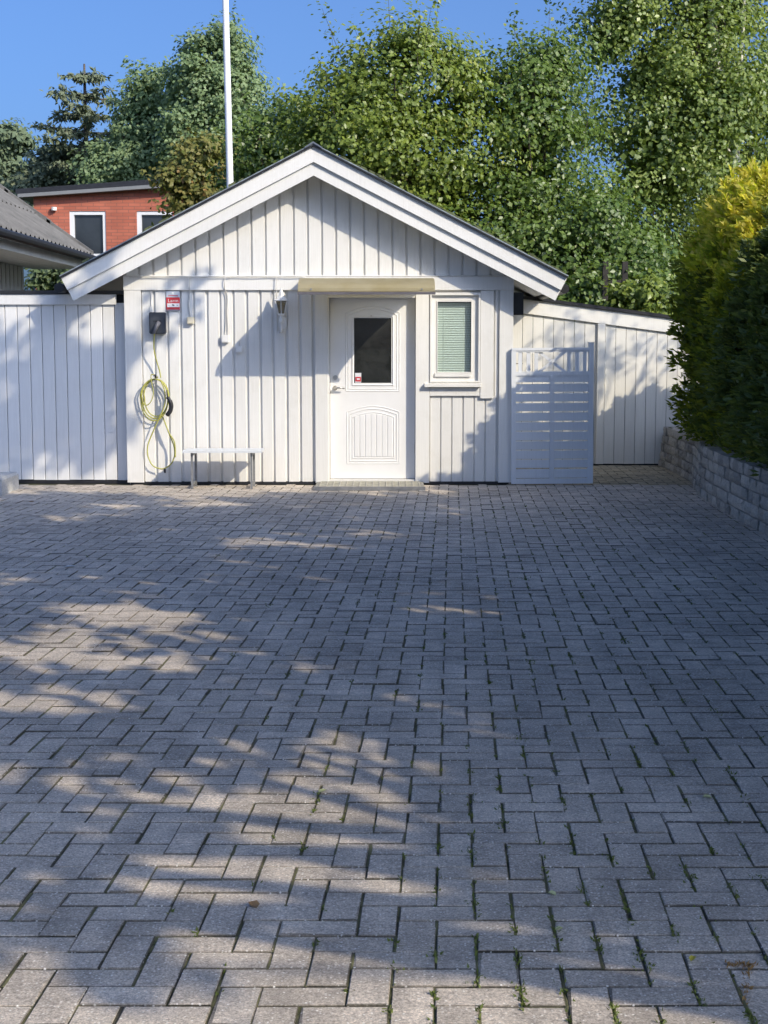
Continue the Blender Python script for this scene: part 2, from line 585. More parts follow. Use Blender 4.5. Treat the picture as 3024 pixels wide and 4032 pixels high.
# moss and needles lying on the roof edge
mm = MB()
for i in range(260):
    s = 1 if rng.random() < 0.75 else -1
    d = rng.uniform(0.3, HALF - .02)
    x = X0 + s * d; z = roof_z(x) + .05
    yy = VERGE + rng.uniform(-.02, .5)
    q = rng.uniform(.008, .024)
    mm.obox((x, yy, z), (q * 1.6, 0, -s * q * .8), (0, q, 0), (0, 0, q * .6))
mo = mm.build('roof_moss', M('roof_moss', (0.10, 0.115, 0.05), 0.95, 0.5, 40), house)
tag(mo, kind='stuff')

# gutter and black pipe at the left eave
gx, gz = X0 - HALF - .06, roof_z(X0 - HALF) - .10
MB().tube([(gx, VERGE + .15, gz), (gx, 22.9, gz)], .055, 10).build('gutter', BLACKM, house)
MB().tube([(gx, VERGE + .5, gz - .03), (gx - .25, VERGE + .75, gz - .10), (gx - .55, VERGE + 1.0, gz - .19), (gx - .72, VERGE + 1.1, gz - .25), (gx - .78, VERGE + 1.1, gz - .45)], .045, 8).build('downpipe', BLACKM, house, True)
MB().tube([(X0 + HALF + .03, 17.2, gz), (X0 + HALF + .03, 22.9, gz)], .055, 10).build('gutter', BLACKM, house)
MB().box(XR + .02, XR + .13, 17.1, 17.25, fz(1240), fz(1150)).build('pipe_elbow', BLACKM, house)

# door -------------------------------------------------------------
DY = YT + .105
zdb, zdt = fz(1884, DY), fz(1156, DY)
dx0, dx1 = fx(1300, 1520, DY), fx(1634, 1520, DY)
jamb = MB()
jamb.box(xd0 - .001, dx0 - .004, YT + .012, 17.2, 0.03, zd1)
jamb.box(dx1 + .004, xd1 + .001, YT + .012, 17.2, 0.03, zd1)
jamb.box(dx0 - .004, dx1 + .004, YT + .012, 17.2, zd1 - .035, zd1 - .0005)
jamb.build('door_frame', TRIM, house)
MB().box(dx0 - .004, dx1 + .004, YT + .02, 17.2, 0.0, zdb - .006).build('threshold', TRIM, house)
gx0, gx1 = fx(1394, 1400, DY), fx(1541, 1400, DY)
gz0, gz1 = fz(1508, DY), fz(1252, DY)
leaf = MB()
leaf.box(dx0, gx0, DY, DY + .045, zdb, zd1 - .036)
leaf.box(gx1, dx1, DY, DY + .045, zdb, zd1 - .036)
leaf.box(gx0, gx1, DY, DY + .045, zdb, gz0)
leaf.box(gx0, gx1, DY, DY + .045, gz1, zd1 - .036)
door = leaf.build('door', DOORW, house)
GLASS_D = glass_mat('door_glass', (0.45, 0.48, 0.50), 0.035)
MB().box(gx0 + .001, gx1 - .001, DY + .012, DY + .018, gz0 + .001, gz1 - .001).build('pane', GLASS_D, door)
MB().box(gx0 - .02, gx1 + .02, DY + .046, DY + .05, gz0 - .02, gz1 + .02).build('backing', M('dark_room', (0.022, 0.027, 0.032), 0.8, 0.3, 2), door)
def frame_ring(path_out, wdt, y0, y1, name, mat, parent):
    """closed moulding following a polygon in the XZ plane"""
    n = len(path_out)
    cx = sum(p[0] for p in path_out) / n; cz = sum(p[1] for p in path_out) / n
    ins = []
    for i in range(n):
        p = Vector(path_out[i]); a = Vector(path_out[i - 1]); b = Vector(path_out[(i + 1) % n])
        d1 = (p - a).normalized(); d2 = (b - p).normalized()
        n1 = Vector((-d1.y, d1.x)); n2 = Vector((-d2.y, d2.x))
        m_ = (n1 + n2)
        m_ = m_ / max(0.2, m_.length_squared) * 2
        q = p + m_ * wdt
        if (q - Vector((cx, cz))).length > (p - Vector((cx, cz))).length: q = p - m_ * wdt
        ins.append(q)
    mid = [(Vector(path_out[i]) + ins[i]) / 2 for i in range(n)]
    b_ = MB()
    vs_ = [(p[0], y1, p[1]) for p in path_out] + [(p[0], y0, p[1]) for p in mid] + [(p[0], y1, p[1]) for p in ins]
    fs_ = []
    for i in range(n):
        j = (i + 1) % n
        fs_ += [(i, j, n + j, n + i), (n + i, n + j, 2 * n + j, 2 * n + i)]
    b_.add(vs_, fs_)
    return b_.build(name, mat, parent)
def arch(x0, x1, z0, zs, zm, n=10):
    pts = [(x0, z0), (x1, z0)]
    for i in range(n + 1):
        t = i / n
        pts.append((x1 + (x0 - x1) * t, zs + (zm - zs) * math.sin(math.pi * t)))
    return pts
def dxx(zx): return fx(1200 + zx / 2.07375, 1500, DY)
def dzz(zy): return fz(1050 + zy / 2.07375, DY)
for i, (a, b, c1, s1, m1) in enumerate([(333, 778, 1022, 372, 318), (352, 757, 1002, 392, 340)]):
    frame_ring(arch(dxx(a), dxx(b), dzz(c1), dzz(s1), dzz(m1)), .014, DY - .007, DY + .0005, 'moulding', DOORW, door)
frame_ring([(dxx(383), dzz(975)), (dxx(728), dzz(975)), (dxx(728), dzz(400)), (dxx(383), dzz(400))], .022, DY - .012, DY + .0005, 'moulding', DOORW, door)
for (a, b, c1, s1, m1) in [(340, 778, 1612, 1182, 1134), (360, 757, 1592, 1202, 1156), (384, 734, 1566, 1226, 1184)]:
    frame_ring(arch(dxx(a), dxx(b), dzz(c1), dzz(s1), dzz(m1)), .014, DY - .007, DY + .0005, 'moulding', DOORW, door)
for k in range(7):
    a = 404 + k * 45.5; b = a + 40
    tm = (a + b) / 2
    ztop = 1238 - 34 * math.sin(math.pi * (tm - 384) / 350)
    MB().board(dxx(a), dxx(b), DY - .006, DY + .002, dzz(1549), dzz(ztop)).build('plank', DOORW, door)
# lock, handle, sticker
lx, lz = dxx(250), dzz(905)
b_ = MB(); b_.tube([(lx, DY - .001, lz), (lx, DY - .014, lz)], .027, 16); b_.tube([(lx, DY - .014, lz), (lx, DY - .03, lz)], .016, 12)
b_.build('lock', CHROME, door)
hx, hz = dxx(250), dzz(990)
b_ = MB(); b_.tube([(hx, DY - .001, hz), (hx, DY - .012, hz)], .026, 16); b_.tube([(hx, DY - .012, hz), (hx, DY - .055, hz)], .011, 10)
b_.tube([(hx - .008, DY - .055, hz), (hx + .05, DY - .058, hz + .003), (hx + .105, DY - .05, hz - .006)], [.011, .010, .008], 10)
b_.build('handle', CHROME, door, True)
WHP = M('print_white', (0.72, 0.73, 0.75), 0.5, 0.05, 10)
RED = M('print_red', (0.52, 0.03, 0.04), 0.5, 0.08, 10)
MB().box(dxx(411), dxx(461), DY + .009, DY + .0115, dzz(946), dzz(868)).build('sticker', WHP, door)
MB().box(dxx(414), dxx(459), DY + .006, DY + .0088, dzz(938), dzz(900)).build('sticker_print', RED, door)
MB().box(dxx(425), dxx(450), DY + .004, DY + .0058, dzz(924), dzz(912)).build('sticker_print', WHP, door)
MB().lathe((dxx(543), DY - .004, dzz(402)), [(.006, -.006), (.009, 0), (.006, .006)], 8).build('door_viewer', CHROME, door)
for zz in (.35, 1.75):
    MB().tube([(dx1 + .003, DY - .008, zz), (dx1 + .003, DY - .008, zz + .1)], .009, 8).build('hinge', CHROME, door)

# canopy over the door -----------------------------------------------
CP = 0.95
cxl, cxr = W(1173, 1158, YF - CP).x, W(1713, 1157, YF - CP).x
czf = W(1400, 1158, YF - CP).z
czt = fz(1098)
m, t, p = new_mat('canopy_acrylic')
n1 = noise(t, 3.0, 6, 0.7, (1.4, 1, 0.6))
rr = ramp(t, n1.outputs['Fac'], [(0.35, (0.40, 0.35, 0.215)), (0.65, (0.52, 0.475, 0.345))])
t.links.new(rr.outputs[0], p.inputs['Base Color']); p.inputs['Roughness'].default_value = 0.4
tr_ = t.nodes.new('ShaderNodeBsdfTranslucent'); tr_.inputs[0].default_value = (0.86, 0.79, 0.58, 1)
mx_ = t.nodes.new('ShaderNodeMixShader'); mx_.inputs[0].default_value = 0.6
t.links.new(p.outputs[0], mx_.inputs[1]); t.links.new(tr_.outputs[0], mx_.inputs[2]); t.links.new(mx_.outputs[0], t.nodes['Material Output'].inputs[0])
ACR = m
prof = []
NA = 12
for i in range(NA + 1):
    a = math.pi / 2 * i / NA
    prof.append((YT - .012 - (CP - .03) * math.sin(a) ** 0.92, czf + .03 + (czt - czf - .03) * (math.cos(a) ** 0.75)))
inner = [(y_ + .004, z_ - .006) for y_, z_ in prof][::-1]
canopy = MB().prism(prof + inner, cxl, cxr, 'x').build('canopy', ACR, house)
MB().box(cxl - .004, cxr + .004, YF - CP - .006, YF - CP + .022, czf - .004, czf + .022).build('front_bar', M('canopy_bar', (0.12, 0.11, 0.12), 0.5, 0.2, 10), canopy)
for xx in (cxl + .03, cxl + .55, cxr - .55, cxr - .03):
    pr2 = [(xx, y_ + .012, z_ - .018) for y_, z_ in prof]
    MB().tube(pr2, .010, 6).build('bracket', WHITE, canopy)
MB().box(cxl, cxr + .02, YT - .03, YT - .006, czt - .004, czt + .02).build('wall_strip', WHITE, canopy)
for xx in (cxl + .14, cxr - .14):
    MB().tube([(xx, YF - CP - .004, czf + .05), (xx, YF - CP - .016, czf + .05)], .011, 8).build('bolt', CHROME, canopy)

# window --------------------------------------------------------------
win = MB()
wy = YT + .004
def ringbox(b, x0, x1, z0, z1, wl, wr, wb, wt, y0, y1):
    b.box(x0, x0 + wl, y0, y1, z0, z1); b.box(x1 - wr, x1, y0, y1, z0, z1)
    b.box(x0 + wl, x1 - wr, y0, y1, z0, z0 + wb); b.box(x0 + wl, x1 - wr, y0, y1, z1 - wt, z1)
ringbox(win, fx(1692), fx(1889), fz(1506), fz(1152), .02, .02, .02, .03, YT - .012, 17.2)
window = win.build('window', TRIM, house)
sash = MB(); ringbox(sash, fx(1698), fx(1883), fz(1499), fz(1160), .063, .078, .085, .068, YT + .025, YT + .08)
sash.build('sash', TRIM, window)
bead = MB(); ringbox(bead, fx(1719), fx(1857), fz(1468), fz(1185), .009, .009, .009, .009, YT + .018, YT + .03)
bead.build('glazing_bead', TRIM, window)
MB().box(fx(1712), fx(1853), YT + .004, YT + .024, fz(1483), fz(1469)).build('sash_vent', TRIM, window)
GLASS_W = glass_mat('window_glass', (0.90, 0.94, 0.915), 0.02)
MB().box(fx(1722), fx(1854), YT + .045, YT + .051, fz(1466), fz(1187)).build('pane', GLASS_W, window)
bl = MB()
SL = M('blind_slat', (0.74, 0.765, 0.735), 0.45, 0.04, 8)
zz = fz(1464)
while zz < fz(1190):
    bl.obox(((fx(1722) + fx(1854)) / 2, YT + .085, zz), ((fx(1854) - fx(1722)) / 2 - .004, 0, 0), (0, .0045, .0112), (0, -.0006, .0003))
    zz += .0262
bo = bl.build('blind', SL, window); tag(bo, kind='stuff')
cd = MB(); cd.tube([(fx(1748), YT + .074, fz(1464)), (fx(1748), YT + .074, fz(1190))], .0018, 5); cd.tube([(fx(1835), YT + .074, fz(1464)), (fx(1835), YT + .074, fz(1190))], .0018, 5)
cd.build('blind_cord', SL, window)
MB().box(fx(1700), fx(1880), YT + .125, YT + .13, fz(1490), fz(1165)).build('backing', M('room_behind_blind', (0.10, 0.13, 0.12), 0.9, 0.2, 2), window)
MB().prism([(YB, fz(1504)), (YT - .055, fz(1512)), (YT - .055, fz(1523)), (YB, fz(1516))], fx(1671), fx(1893), 'x').build('sill', TRIM, window)
MB().hboard(fx(1692), fx(1888), YT + .002, YB, fz(1559), fz(1526)).build('apron', WHITE, window)
MB().board(fx(1890), fx(1942), YT - .004, YB, fz(1568), z_band0 - .004).build('casing', WHITE, window)

# ------------------------------------------------------------------ left fence
FY = 17.17
fence = thing('board_fence', (-4.0, FY, 0), 'white vertical board fence with black capping left of the house', 'fence')
ftop0, ftop1 = fz(1200, FY), fz(1159, FY)
xf1 = fx(456, 1500, FY)
pf = 47.3 / FOC * 17.3
k = 0
x = xf1
while x > -7.2:
    MB().board(x - pf + .0028, x - .0028, FY + rng.uniform(-.001, .001), FY + .025, .045 + rng.uniform(-.004, .004), ftop0 + .02, 0.006).build('board', WHITE2, fence)
    x -= pf
MB().board(xf1 + .004, XL - .016, FY - .006, FY + .06, .04, ftop0 + .02).build('end_board', WHITE2, fence)
MB().hboard(-7.2, fx(459, 1180, FY), FY - .03, FY - .003, ftop0, ftop1).build('rail', WHITE2, fence)
MB().box(-7.2, XL - .016, FY - .045, FY + .09, ftop1 + .003, fz(1144, FY)).build('cap', BLACKM, fence)
MB().box(-7.2, XL - .016, FY + .03, FY + .07, .0, ftop1).build('backing', DARKVOID, fence)
MB().box(-7.2, XL - .02, FY + .012, FY + .028, .0, .05).build('plinth', BLACKM, fence)

# ------------------------------------------------------------------ right shed / fence
RY = 19.75
rf = thing('lean_to_fence', (W(2500, 1800, RY).x, RY, 0), 'cream white board wall with sloping top behind the lattice gate', 'fence')
def rz(zx, zy): return W(1900 + zx / 1.476, 1050 + zy / 1.476, RY)
def ztopline(x):
    a, b = rz(172, 176), rz(1090, 298)
    return a.z + (x - a.x) / (b.x - a.x) * (b.z - a.z)
step = rz(1060, 955)
zbase = rz(900, 1146).z
px_ = (59.4 / 1.476) / FOC * 19.9
x = rz(110, 600).x
bi = 0
while x < 6.4:
    a, b = x + .003, x + px_ - .003
    z0 = zbase if b < step.x + .05 else step.z
    MB().prism([(a, z0 + rng.uniform(-.003, .003)), (b, z0), (b, ztopline(b) - .16), (a, ztopline(a) - .16)], RY + rng.uniform(-.001, .001), RY + .024, 'y').build('board', CREAM, rf)
    x += px_
a, b = rz(110, 0).x, 6.4
MB().prism([(a, ztopline(a) - .19), (b, ztopline(b) - .19), (b, ztopline(b) - .01), (a, ztopline(a) - .01)], RY - .03, RY - .003, 'y').build('rail', CREAM, rf)
MB().prism([(a, ztopline(a) - .005), (b, ztopline(b) - .005), (b, ztopline(b) + .035), (a, ztopline(a) + .035)], RY - .06, RY + .6, 'y').build('cap', BLACKM, rf)
px0 = rz(688, 500).x
MB().board(px0 - .05, px0 + .05, RY - .03, RY - .002, zbase, ztopline(px0) - .19).build('post', CREAM, rf)
MB().box(a, step.x + .03, RY + .03, RY + .1, 0, zbase + .4).build('plinth', BLACKM, rf)
MB().box(a, b, RY + .03, RY + .08, zbase + .4, 1.6).build('backing', DARKVOID, rf)
MB().box(step.x + .045, step.x + .09, RY - .01, RY + .029, zbase, step.z).build('step_trim', BLACKM, rf)
MB().box(step.x + .045, 6.4, RY - .012, RY + .029, step.z - .05, step.z - .004).build('step_trim', BLACKM, rf)
MB().box(step.x + .09, 6.4, RY + .03, RY + .12, 0, step.z).build('step_trim', BLACKM, rf)

# ------------------------------------------------------------------ lattice gate
GY = 16.98
gl_, gr_ = fx(2016, 1640, GY), fx(2339, 1640, GY)
gate = thing('lattice_gate', (gl_, GY, 0.0), 'pale white slatted garden gate with crossed top panel', 'gate')
gw = gr_ - gl_
sc = gw / (1325 - 130)
def gxx(z): return gl_ + (z - 130) * sc
def gzz(z): return 0.012 + (2130 - z) * sc
T = .042
g = lambda: MB()
MB().box(gxx(130), gxx(195), GY, GY + T, gzz(2130), gzz(155)).build('stile', GATEW, gate)
MB().box(gxx(1250), gxx(1325), GY, GY + T + .03, gzz(2130), gzz(85)).build('stile', GATEW, gate)
MB().box(gxx(1245) , gxx(1329), GY - .006, GY + T + .036, gzz(85) , gzz(75)).build('post_cap', GATEW, gate)
MB().box(gxx(195), gxx(1250), GY + .004, GY + T - .004, gzz(215), gzz(155)).build('top_rail', GATEW, gate)
MB().box(gxx(135), gxx(1250), GY - .004, GY + .0035, gzz(190), gzz(150)).build('top_cover', GATEW, gate)
MB().box(gxx(195), gxx(1250), GY + .002, GY + T - .004, gzz(552), gzz(492)).build('middle_rail', GATEW, gate)
MB().box(gxx(195), gxx(1250), GY + .002, GY + T - .004, gzz(2130), gzz(2055)).build('bottom_rail', GATEW, gate)
MB().box(gxx(690), gxx(755), GY + .002, GY + T - .004, gzz(2055), gzz(552)).build('middle_stile', GATEW, gate)
for a, b in ((232, 284), (350, 404), (466, 516), (940, 990), (1056, 1110), (1170, 1220)):
    MB().box(gxx(a), gxx(b), GY + .010, GY + .030, gzz(492), gzz(215)).build('spindle', GATEW, gate)
for s, yo in ((1, .006), (-1, .020)):
    a, b = (540, 900) if s > 0 else (900, 540)
    hw = 32
    MB().prism([(gxx(a - hw), gzz(492)), (gxx(a + hw), gzz(492)), (gxx(b + hw), gzz(215)), (gxx(b - hw), gzz(215))][::1 if s > 0 else 1],
               GY + yo, GY + yo + .013, 'y').build('cross_bar', GATEW, gate)
edges = [552, 660, 800, 940, 1080, 1220, 1360, 1500, 1636, 1772, 1906, 2050]
for side_ in ((195, 690), (755, 1250)):
    for i in range(11):
        gap = [0, 13, 13, 12, 12, 11, 11, 10, 10, 9, 9, 5]
        zt_, zb2 = edges[i] + gap[i], edges[i + 1] - gap[i + 1]
        MB().box(gxx(side_[0]) + .001, gxx(side_[1]) - .001, GY + .012, GY + .034, gzz(zb2), gzz(zt_)).build('slat', GATEW, gate)
MB().box(gxx(195), gxx(330), GY + .30, GY + .312, gzz(388), gzz(378)).build('latch', BLACKM, gate)
gate.rotation_euler = (0, R(-0.45), 0)

# ------------------------------------------------------------------ retaining wall
m, t, p = new_mat('split_face_block')
oi = t.nodes.new('ShaderNodeObjectInfo')
r0 = ramp(t, oi.outputs['Random'], [(0, (0.34, 0.32, 0.285)), (0.5, (0.46, 0.435, 0.385)), (1, (0.60, 0.565, 0.50))])
n1 = noise(t, 14, 6, 0.75); n2 = noise(t, 120, 4, 0.7)
q1 = ramp(t, n1.outputs['Fac'], [(0.3, (0.75, 0.75, 0.75)), (0.7, (1.2, 1.2, 1.18))])
q2 = ramp(t, n2.outputs['Fac'], [(0.35, (0.7, 0.7, 0.7)), (0.6, (1.15, 1.15, 1.15))])
t.links.new(mixc(t, 1.0, mixc(t, 1.0, r0.outputs[0], q1.outputs[0], 'MULTIPLY'), q2.outputs[0], 'MULTIPLY'), p.inputs['Base Color'])
p.inputs['Roughness'].default_value = 0.9
ad = t.nodes.new('ShaderNodeMath'); ad.operation = 'ADD'
t.links.new(n1.outputs['Fac'], ad.inputs[0]); t.links.new(n2.outputs['Fac'], ad.inputs[1])
bump(t, p, ad.outputs[0], 0.9, 0.02)
BLOCK = m
rw = thing('retaining_wall', (3.4, 15, 0), 'low curved wall of grey split-face concrete blocks beneath the hedge', 'wall')
PW = [Vector((3.60, 19.7)), Vector((3.60, 19.2)), Vector((3.585, 18.3)), Vector((3.57, 17.6)), Vector((3.52, 17.1)), Vector((3.41, 16.5)), Vector((3.32, 15.9)),
      Vector((3.27, 15.2)), Vector((3.23, 14.0)), Vector((3.20, 12.6)), Vector((3.18, 10.5)), Vector((3.18, 8.0)), Vector((3.18, 2.5))]
cum = [0]
for i in range(1, len(PW)): cum.append(cum[-1] + (PW[i] - PW[i - 1]).length)
def along(s):
    s = min(max(s, 0), cum[-1] - 1e-4)
    i = max(k for k in range(len(cum)) if cum[k] <= s)
    i = min(i, len(PW) - 2)
    f = (s - cum[i]) / (cum[i + 1] - cum[i])
    return PW[i].lerp(PW[i + 1], f)
CH = .107
brng = random.Random(5)
for row in range(5):
    s = -brng.uniform(0, .2)
    z0 = row * CH - .02
    back = row * .012
    while s < cum[-1] - .05:
        L = brng.choice([.20, .24, .24, .30])
        a, b = max(s, 0) + .005, min(s + L, cum[-1]) - .005
        s += L
        if b - a < .05: continue
        p0, p1 = along(a), along(b)
        d = (p1 - p0).normalized()
        nr_ = Vector((d.y, -d.x))
        if nr_.x > 0: nr_ = -nr_            # points to the driveway (-X)
        pr_ = brng.uniform(-.010, .010)
        p0 = p0 - nr_ * (back - pr_); p1 = p1 - nr_ * (back - pr_)
        q = -nr_ * .2
        nx, nz = 4, 3
        vs_, fs_ = [], []
        for j in range(nz + 1):
            for i in range(nx + 1):
                e = (i in (0, nx)) or (j in (0, nz))
                pos = p0.lerp(p1, i / nx) + nr_ * ((-.012 if e else 0) + brng.uniform(-.005, .008))
                vs_.append((pos.x, pos.y, z0 + .003 + (CH - .006) * j / nz))
        for j in range(nz):
            for i in range(nx):
                k = j * (nx + 1) + i
                fs_.append((k, k + 1, k + nx + 2, k + nx + 1))
        nv = len(vs_)
        cidx = [0, nx, (nx + 1) * nz + nx, (nx + 1) * nz]
        for ci in cidx:
            vs_.append((vs_[ci][0] + q.x, vs_[ci][1] + q.y, vs_[ci][2]))
        fs_ += [(nv, nv + 1, nv + 2, nv + 3)]
        bt = list(range(0, nx + 1)); tp = [(nx + 1) * nz + i for i in range(nx + 1)]
        fs_ += [tuple(bt) + (nv + 1, nv), tuple(tp[::-1]) + (nv + 3, nv + 2)]
        lf = [(nx + 1) * j for j in range(nz + 1)]; rt = [(nx + 1) * j + nx for j in range(nz + 1)]
        fs_ += [tuple(lf[::-1]) + (nv, nv + 3), tuple(rt) + (nv + 2, nv + 1)]
        MB().add(vs_, fs_).build('block', BLOCK, rw)
SOIL = M('bed_soil', (0.045, 0.035, 0.025), 0.95, 0.4, 12, 0.8, 40)
bed = MB()
bed.prism([(p.x + .17, p.y) for p in PW] + [(6.5, 2.5), (6.5, 19.7)], 0.0, .5, 'z')
tag(bed.build('planting_bed', SOIL), 'raised soil bed behind the block wall', kind='structure')

# ------------------------------------------------------------------ bench
bf = 16.53
bx0, bx1 = W(717, 1776, bf - .05).x, W(1031, 1778, bf - .05).x
bench = thing('garden_bench', ((bx0 + bx1) / 2, bf + .2, 0), 'small white slatted bench with grey steel legs against the house wall', 'bench')
bz = .425
BT = paint('bench_slat_paint', (0.66, 0.68, 0.69), dirt_amt=0.3)
ns, dep = 5, .43
for i in range(ns):
    y0 = bf - .06 + i * dep / ns
    MB().prism([(y0, bz - .024), (y0 + dep / ns - .012, bz - .024), (y0 + dep / ns - .012, bz - .002), (y0 + dep / ns - .016, bz), (y0 + .004, bz), (y0, bz - .002)], bx0, bx1, 'x').build('slat', BT, bench)
lx0, lx1 = W(756, 1850, bf).x, W(990, 1850, bf).x
for xx in (lx0, lx1):
    for yy in (bf, bf + .33):
        MB().box(xx - .0115, xx + .0115, yy - .0115, yy + .0115, .001, bz - .026).build('leg', STEEL, bench)
    MB().box(xx - .0105, xx + .0105, bf + .012, bf + .318, .035, .065).build('stretcher', STEEL, bench)
    MB().box(xx - .0105, xx + .0105, bf + .012, bf + .318, bz - .06, bz - .026).build('bearer', STEEL, bench)

# ------------------------------------------------------------------ doorstep grate
gf = G(1400, 1932).y
sx0, sx1 = G(1238, 1932).x, G(1672, 1932).x
step_ = thing('doorstep', ((sx0 + sx1) / 2, gf + .25, 0), 'low grey concrete doorstep with grating pattern below the white door', 'step')
CON = M('step_concrete', (0.30, 0.29, 0.25), 0.85, 0.3, 9, 0.4, 90)
MB().box(sx0, sx1, gf, YT - .005, .002, .034).build('slab', CON, step_)
gr = MB()
nx = 15
for i in range(nx + 1):
    xx = sx0 + .05 + (sx1 - sx0 - .1) * i / nx
    gr.box(xx - .006, xx + .006, gf + .06, YT - .04, .0335, .043)
for j in range(6):
    yy = gf + .06 + (YT - .1 - gf) * j / 5
    gr.box(sx0 + .045, sx1 - .045, yy - .005, yy + .005, .0335, .0425)
MB_g = gr.build('grating', M('step_grating', (0.42, 0.40, 0.33), 0.6, 0.25, 14), step_)
ringb = MB(); ringb.box(sx0 - .008, sx1 + .008, gf - .012, gf - .0005, .001, .045)
ringb.build('edge_strip', STEEL, step_)

# ------------------------------------------------------------------ granite block
GR = M('granite', (0.46, 0.46, 0.45), 0.75, 0.35, 60, 0.6, 70)
ga, gb = G(-60, 1962), G(58, 1930)
gbk = MB()
gx_, gy_ = -4.03, 15.8
bv = .02
prof = [(gx_ - .8, 0), (gx_, 0), (gx_ + .0, .16), (gx_ - .025, .185), (gx_ - .8, .185)]
gbk.prism(prof, gy_, gy_ + .75, 'y')
o = gbk.build('granite_block', GR)
tag(o, 'rough pale granite block lying by the left board fence', 'stone')

# ------------------------------------------------------------------ charger, sign, cable, lamp, boxes
def z5(x, y): return 550 + x / 5.53, 1130 + y / 5.53
def F5(x, y, Y=YF): 
    a, b = z5(x, y); return W(a, b, Y)
DKG = M('charger_plastic', (0.045, 0.05, 0.06), 0.45, 0.15, 12)
c0, c1 = F5(208, 1020, 16.96), F5(553, 550, 16.96)
ch = thing('car_charger', ((c0.x + c1.x) / 2, YF, c0.z), 'dark grey wall box car charger mounted left of the door', 'charger')
cb = MB()
cv = .012
x0, x1, z0, z1 = c0.x, c1.x, c0.z, c1.z
cb.prism([(x0, z0 + cv), (x0 + cv, z0), (x1 - cv, z0), (x1, z0 + cv), (x1, z1 - cv), (x1 - cv, z1), (x0 + cv, z1), (x0, z1 - cv)], 16.965, YF - .002, 'y')
cb.build('case', DKG, ch)
MB().box(x0 + .012, x1 - .012, 16.955, 16.9645, z0 + .012, z1 - .012).build('front_cover', DKG, ch)
pl = F5(375, 850, 16.93)
MB().tube([pl + Vector((.02, .02, .04)), pl + Vector((0, -.01, 0)), pl + Vector((-.035, -.03, -.085))], [.026, .024, .017], 10).build('plug', M('plug_grey', (0.13, 0.13, 0.145), 0.5, 0.1, 9), ch, True)
MB().box(x0 + .05, x0 + .135, 16.95, 16.9548, pl.z + .05, pl.z + .06).build('socket_cover', BLACKM, ch)
cpt = [F5(240, 90), F5(255, 200), F5(250, 400), F5(225, 500), F5(235, 552)]
MB().tube([Vector((p_.x, YF - .008, p_.z)) for p_ in cpt], .005, 6).build('supply_cable', WHITE, ch, True)

# cable
m, t, p = new_mat('cable_yellow')
n1 = noise(t, 8, 4); r0 = ramp(t, n1.outputs['Fac'], [(0.3, (0.34, 0.33, 0.06)), (0.7, (0.46, 0.45, 0.11))])
t.links.new(r0.outputs[0], p.inputs['Base Color']); p.inputs['Roughness'].default_value = 0.45
CAB = m
def F1(x, y, Y=16.98): return W(x / 2.07375, 1000 + y / 2.07375, Y)
def smoothpath(pts, n=8):
    out = []
    P = [Vector(p_) for p_ in pts]
    for i in range(len(P) - 1):
        a, b, c, d = P[max(i - 1, 0)], P[i], P[i + 1], P[min(i + 2, len(P) - 1)]
        for k in range(n):
            t_ = k / n
            out.append(0.5 * ((2 * b) + (-a + c) * t_ + (2 * a - 5 * b + 4 * c - d) * t_ ** 2 + (-a + 3 * b - 3 * c + d) * t_ ** 3))
    out.append(P[-1])
    return out
cable = thing('charging_cable', F1(1285, 1005, YF), 'coiled yellow charging cable hanging on the white wall under the charger', 'cable')
cr = .0072
pts = [F1(1262, 640, 16.90), F1(1256, 760, 16.93), F1(1275, 860, 16.97), F1(1302, 950, 16.99), F1(1312, 1010, 17.0)]
MB().tube(smoothpath(pts), cr, 8).build('lead', CAB, cable, True)
for i in range(3):
    pts = []
    rx, ry = 118 - i * 7 + (4 if i == 1 else 0), 170 - i * 9
    cx_, cy_ = 1268 + (i - 1) * 8, 1022 + ry
    for k in range(29):
        a = -math.pi / 2 + 2 * math.pi * k / 28
        xx = cx_ + rx * math.cos(a) * (1.0 if math.sin(a) < 0 else 0.93) 
        pts.append(F1(xx, cy_ + ry * math.sin(a), 16.965 + i * .02 + .008 * math.sin(3 * a + i)))
    MB().tube(pts, cr, 8, caps=False).build('coil', CAB, cable, True)
pts = [F1(1283, 1008, 16.95), F1(1250, 985, 16.93), F1(1232, 995, 16.93), F1(1240, 1060, 16.93), F1(1252, 1130, 16.93), F1(1235, 1200, 16.94), F1(1195, 1236, 16.95), F1(1165, 1205, 16.95), F1(1152, 1130, 16.95)]
MB().tube(smoothpath(pts), cr * .8, 8).build('loop', CAB, cable, True)
pts = [F1(1310, 1030, 16.95), F1(1345, 1120, 16.95), F1(1345, 1230, 16.95), F1(1300, 1340, 16.95), F1(1250, 1450, 16.97), F1(1208, 1560, 16.98), F1(1208, 1650, 16.99), F1(1245, 1725, 16.99), F1(1300, 1752, 16.99), F1(1345, 1750, 16.98), F1(1400, 1710, 16.97), F1(1425, 1640, 16.96), F1(1418, 1560, 16.96), F1(1385, 1480, 16.96), F1(1348, 1380, 16.96), F1(1325, 1320, 16.96)]
MB().tube(smoothpath(pts), cr, 8).build('loop', CAB, cable, True)
pts = [F1(1345, 1370, 16.94), F1(1380, 1460, 16.94), F1(1425, 1540, 16.94), F1(1432, 1660, 16.94)]
MB().tube(smoothpath(pts), cr, 8).build('loop', CAB, cable, True)
pts = [F1(1362, 1110, 16.93), F1(1366, 1165, 16.93), F1(1385, 1195, 16.92), F1(1398, 1240, 16.92), F1(1388, 1285, 16.92), F1(1362, 1318, 16.93)]
MB().tube(smoothpath(pts), [.007] * 9 + [.02] * 8 + [.026] * 16 + [.026] * 7 + [.02], 10).build('connector', BLACKM, cable, True)
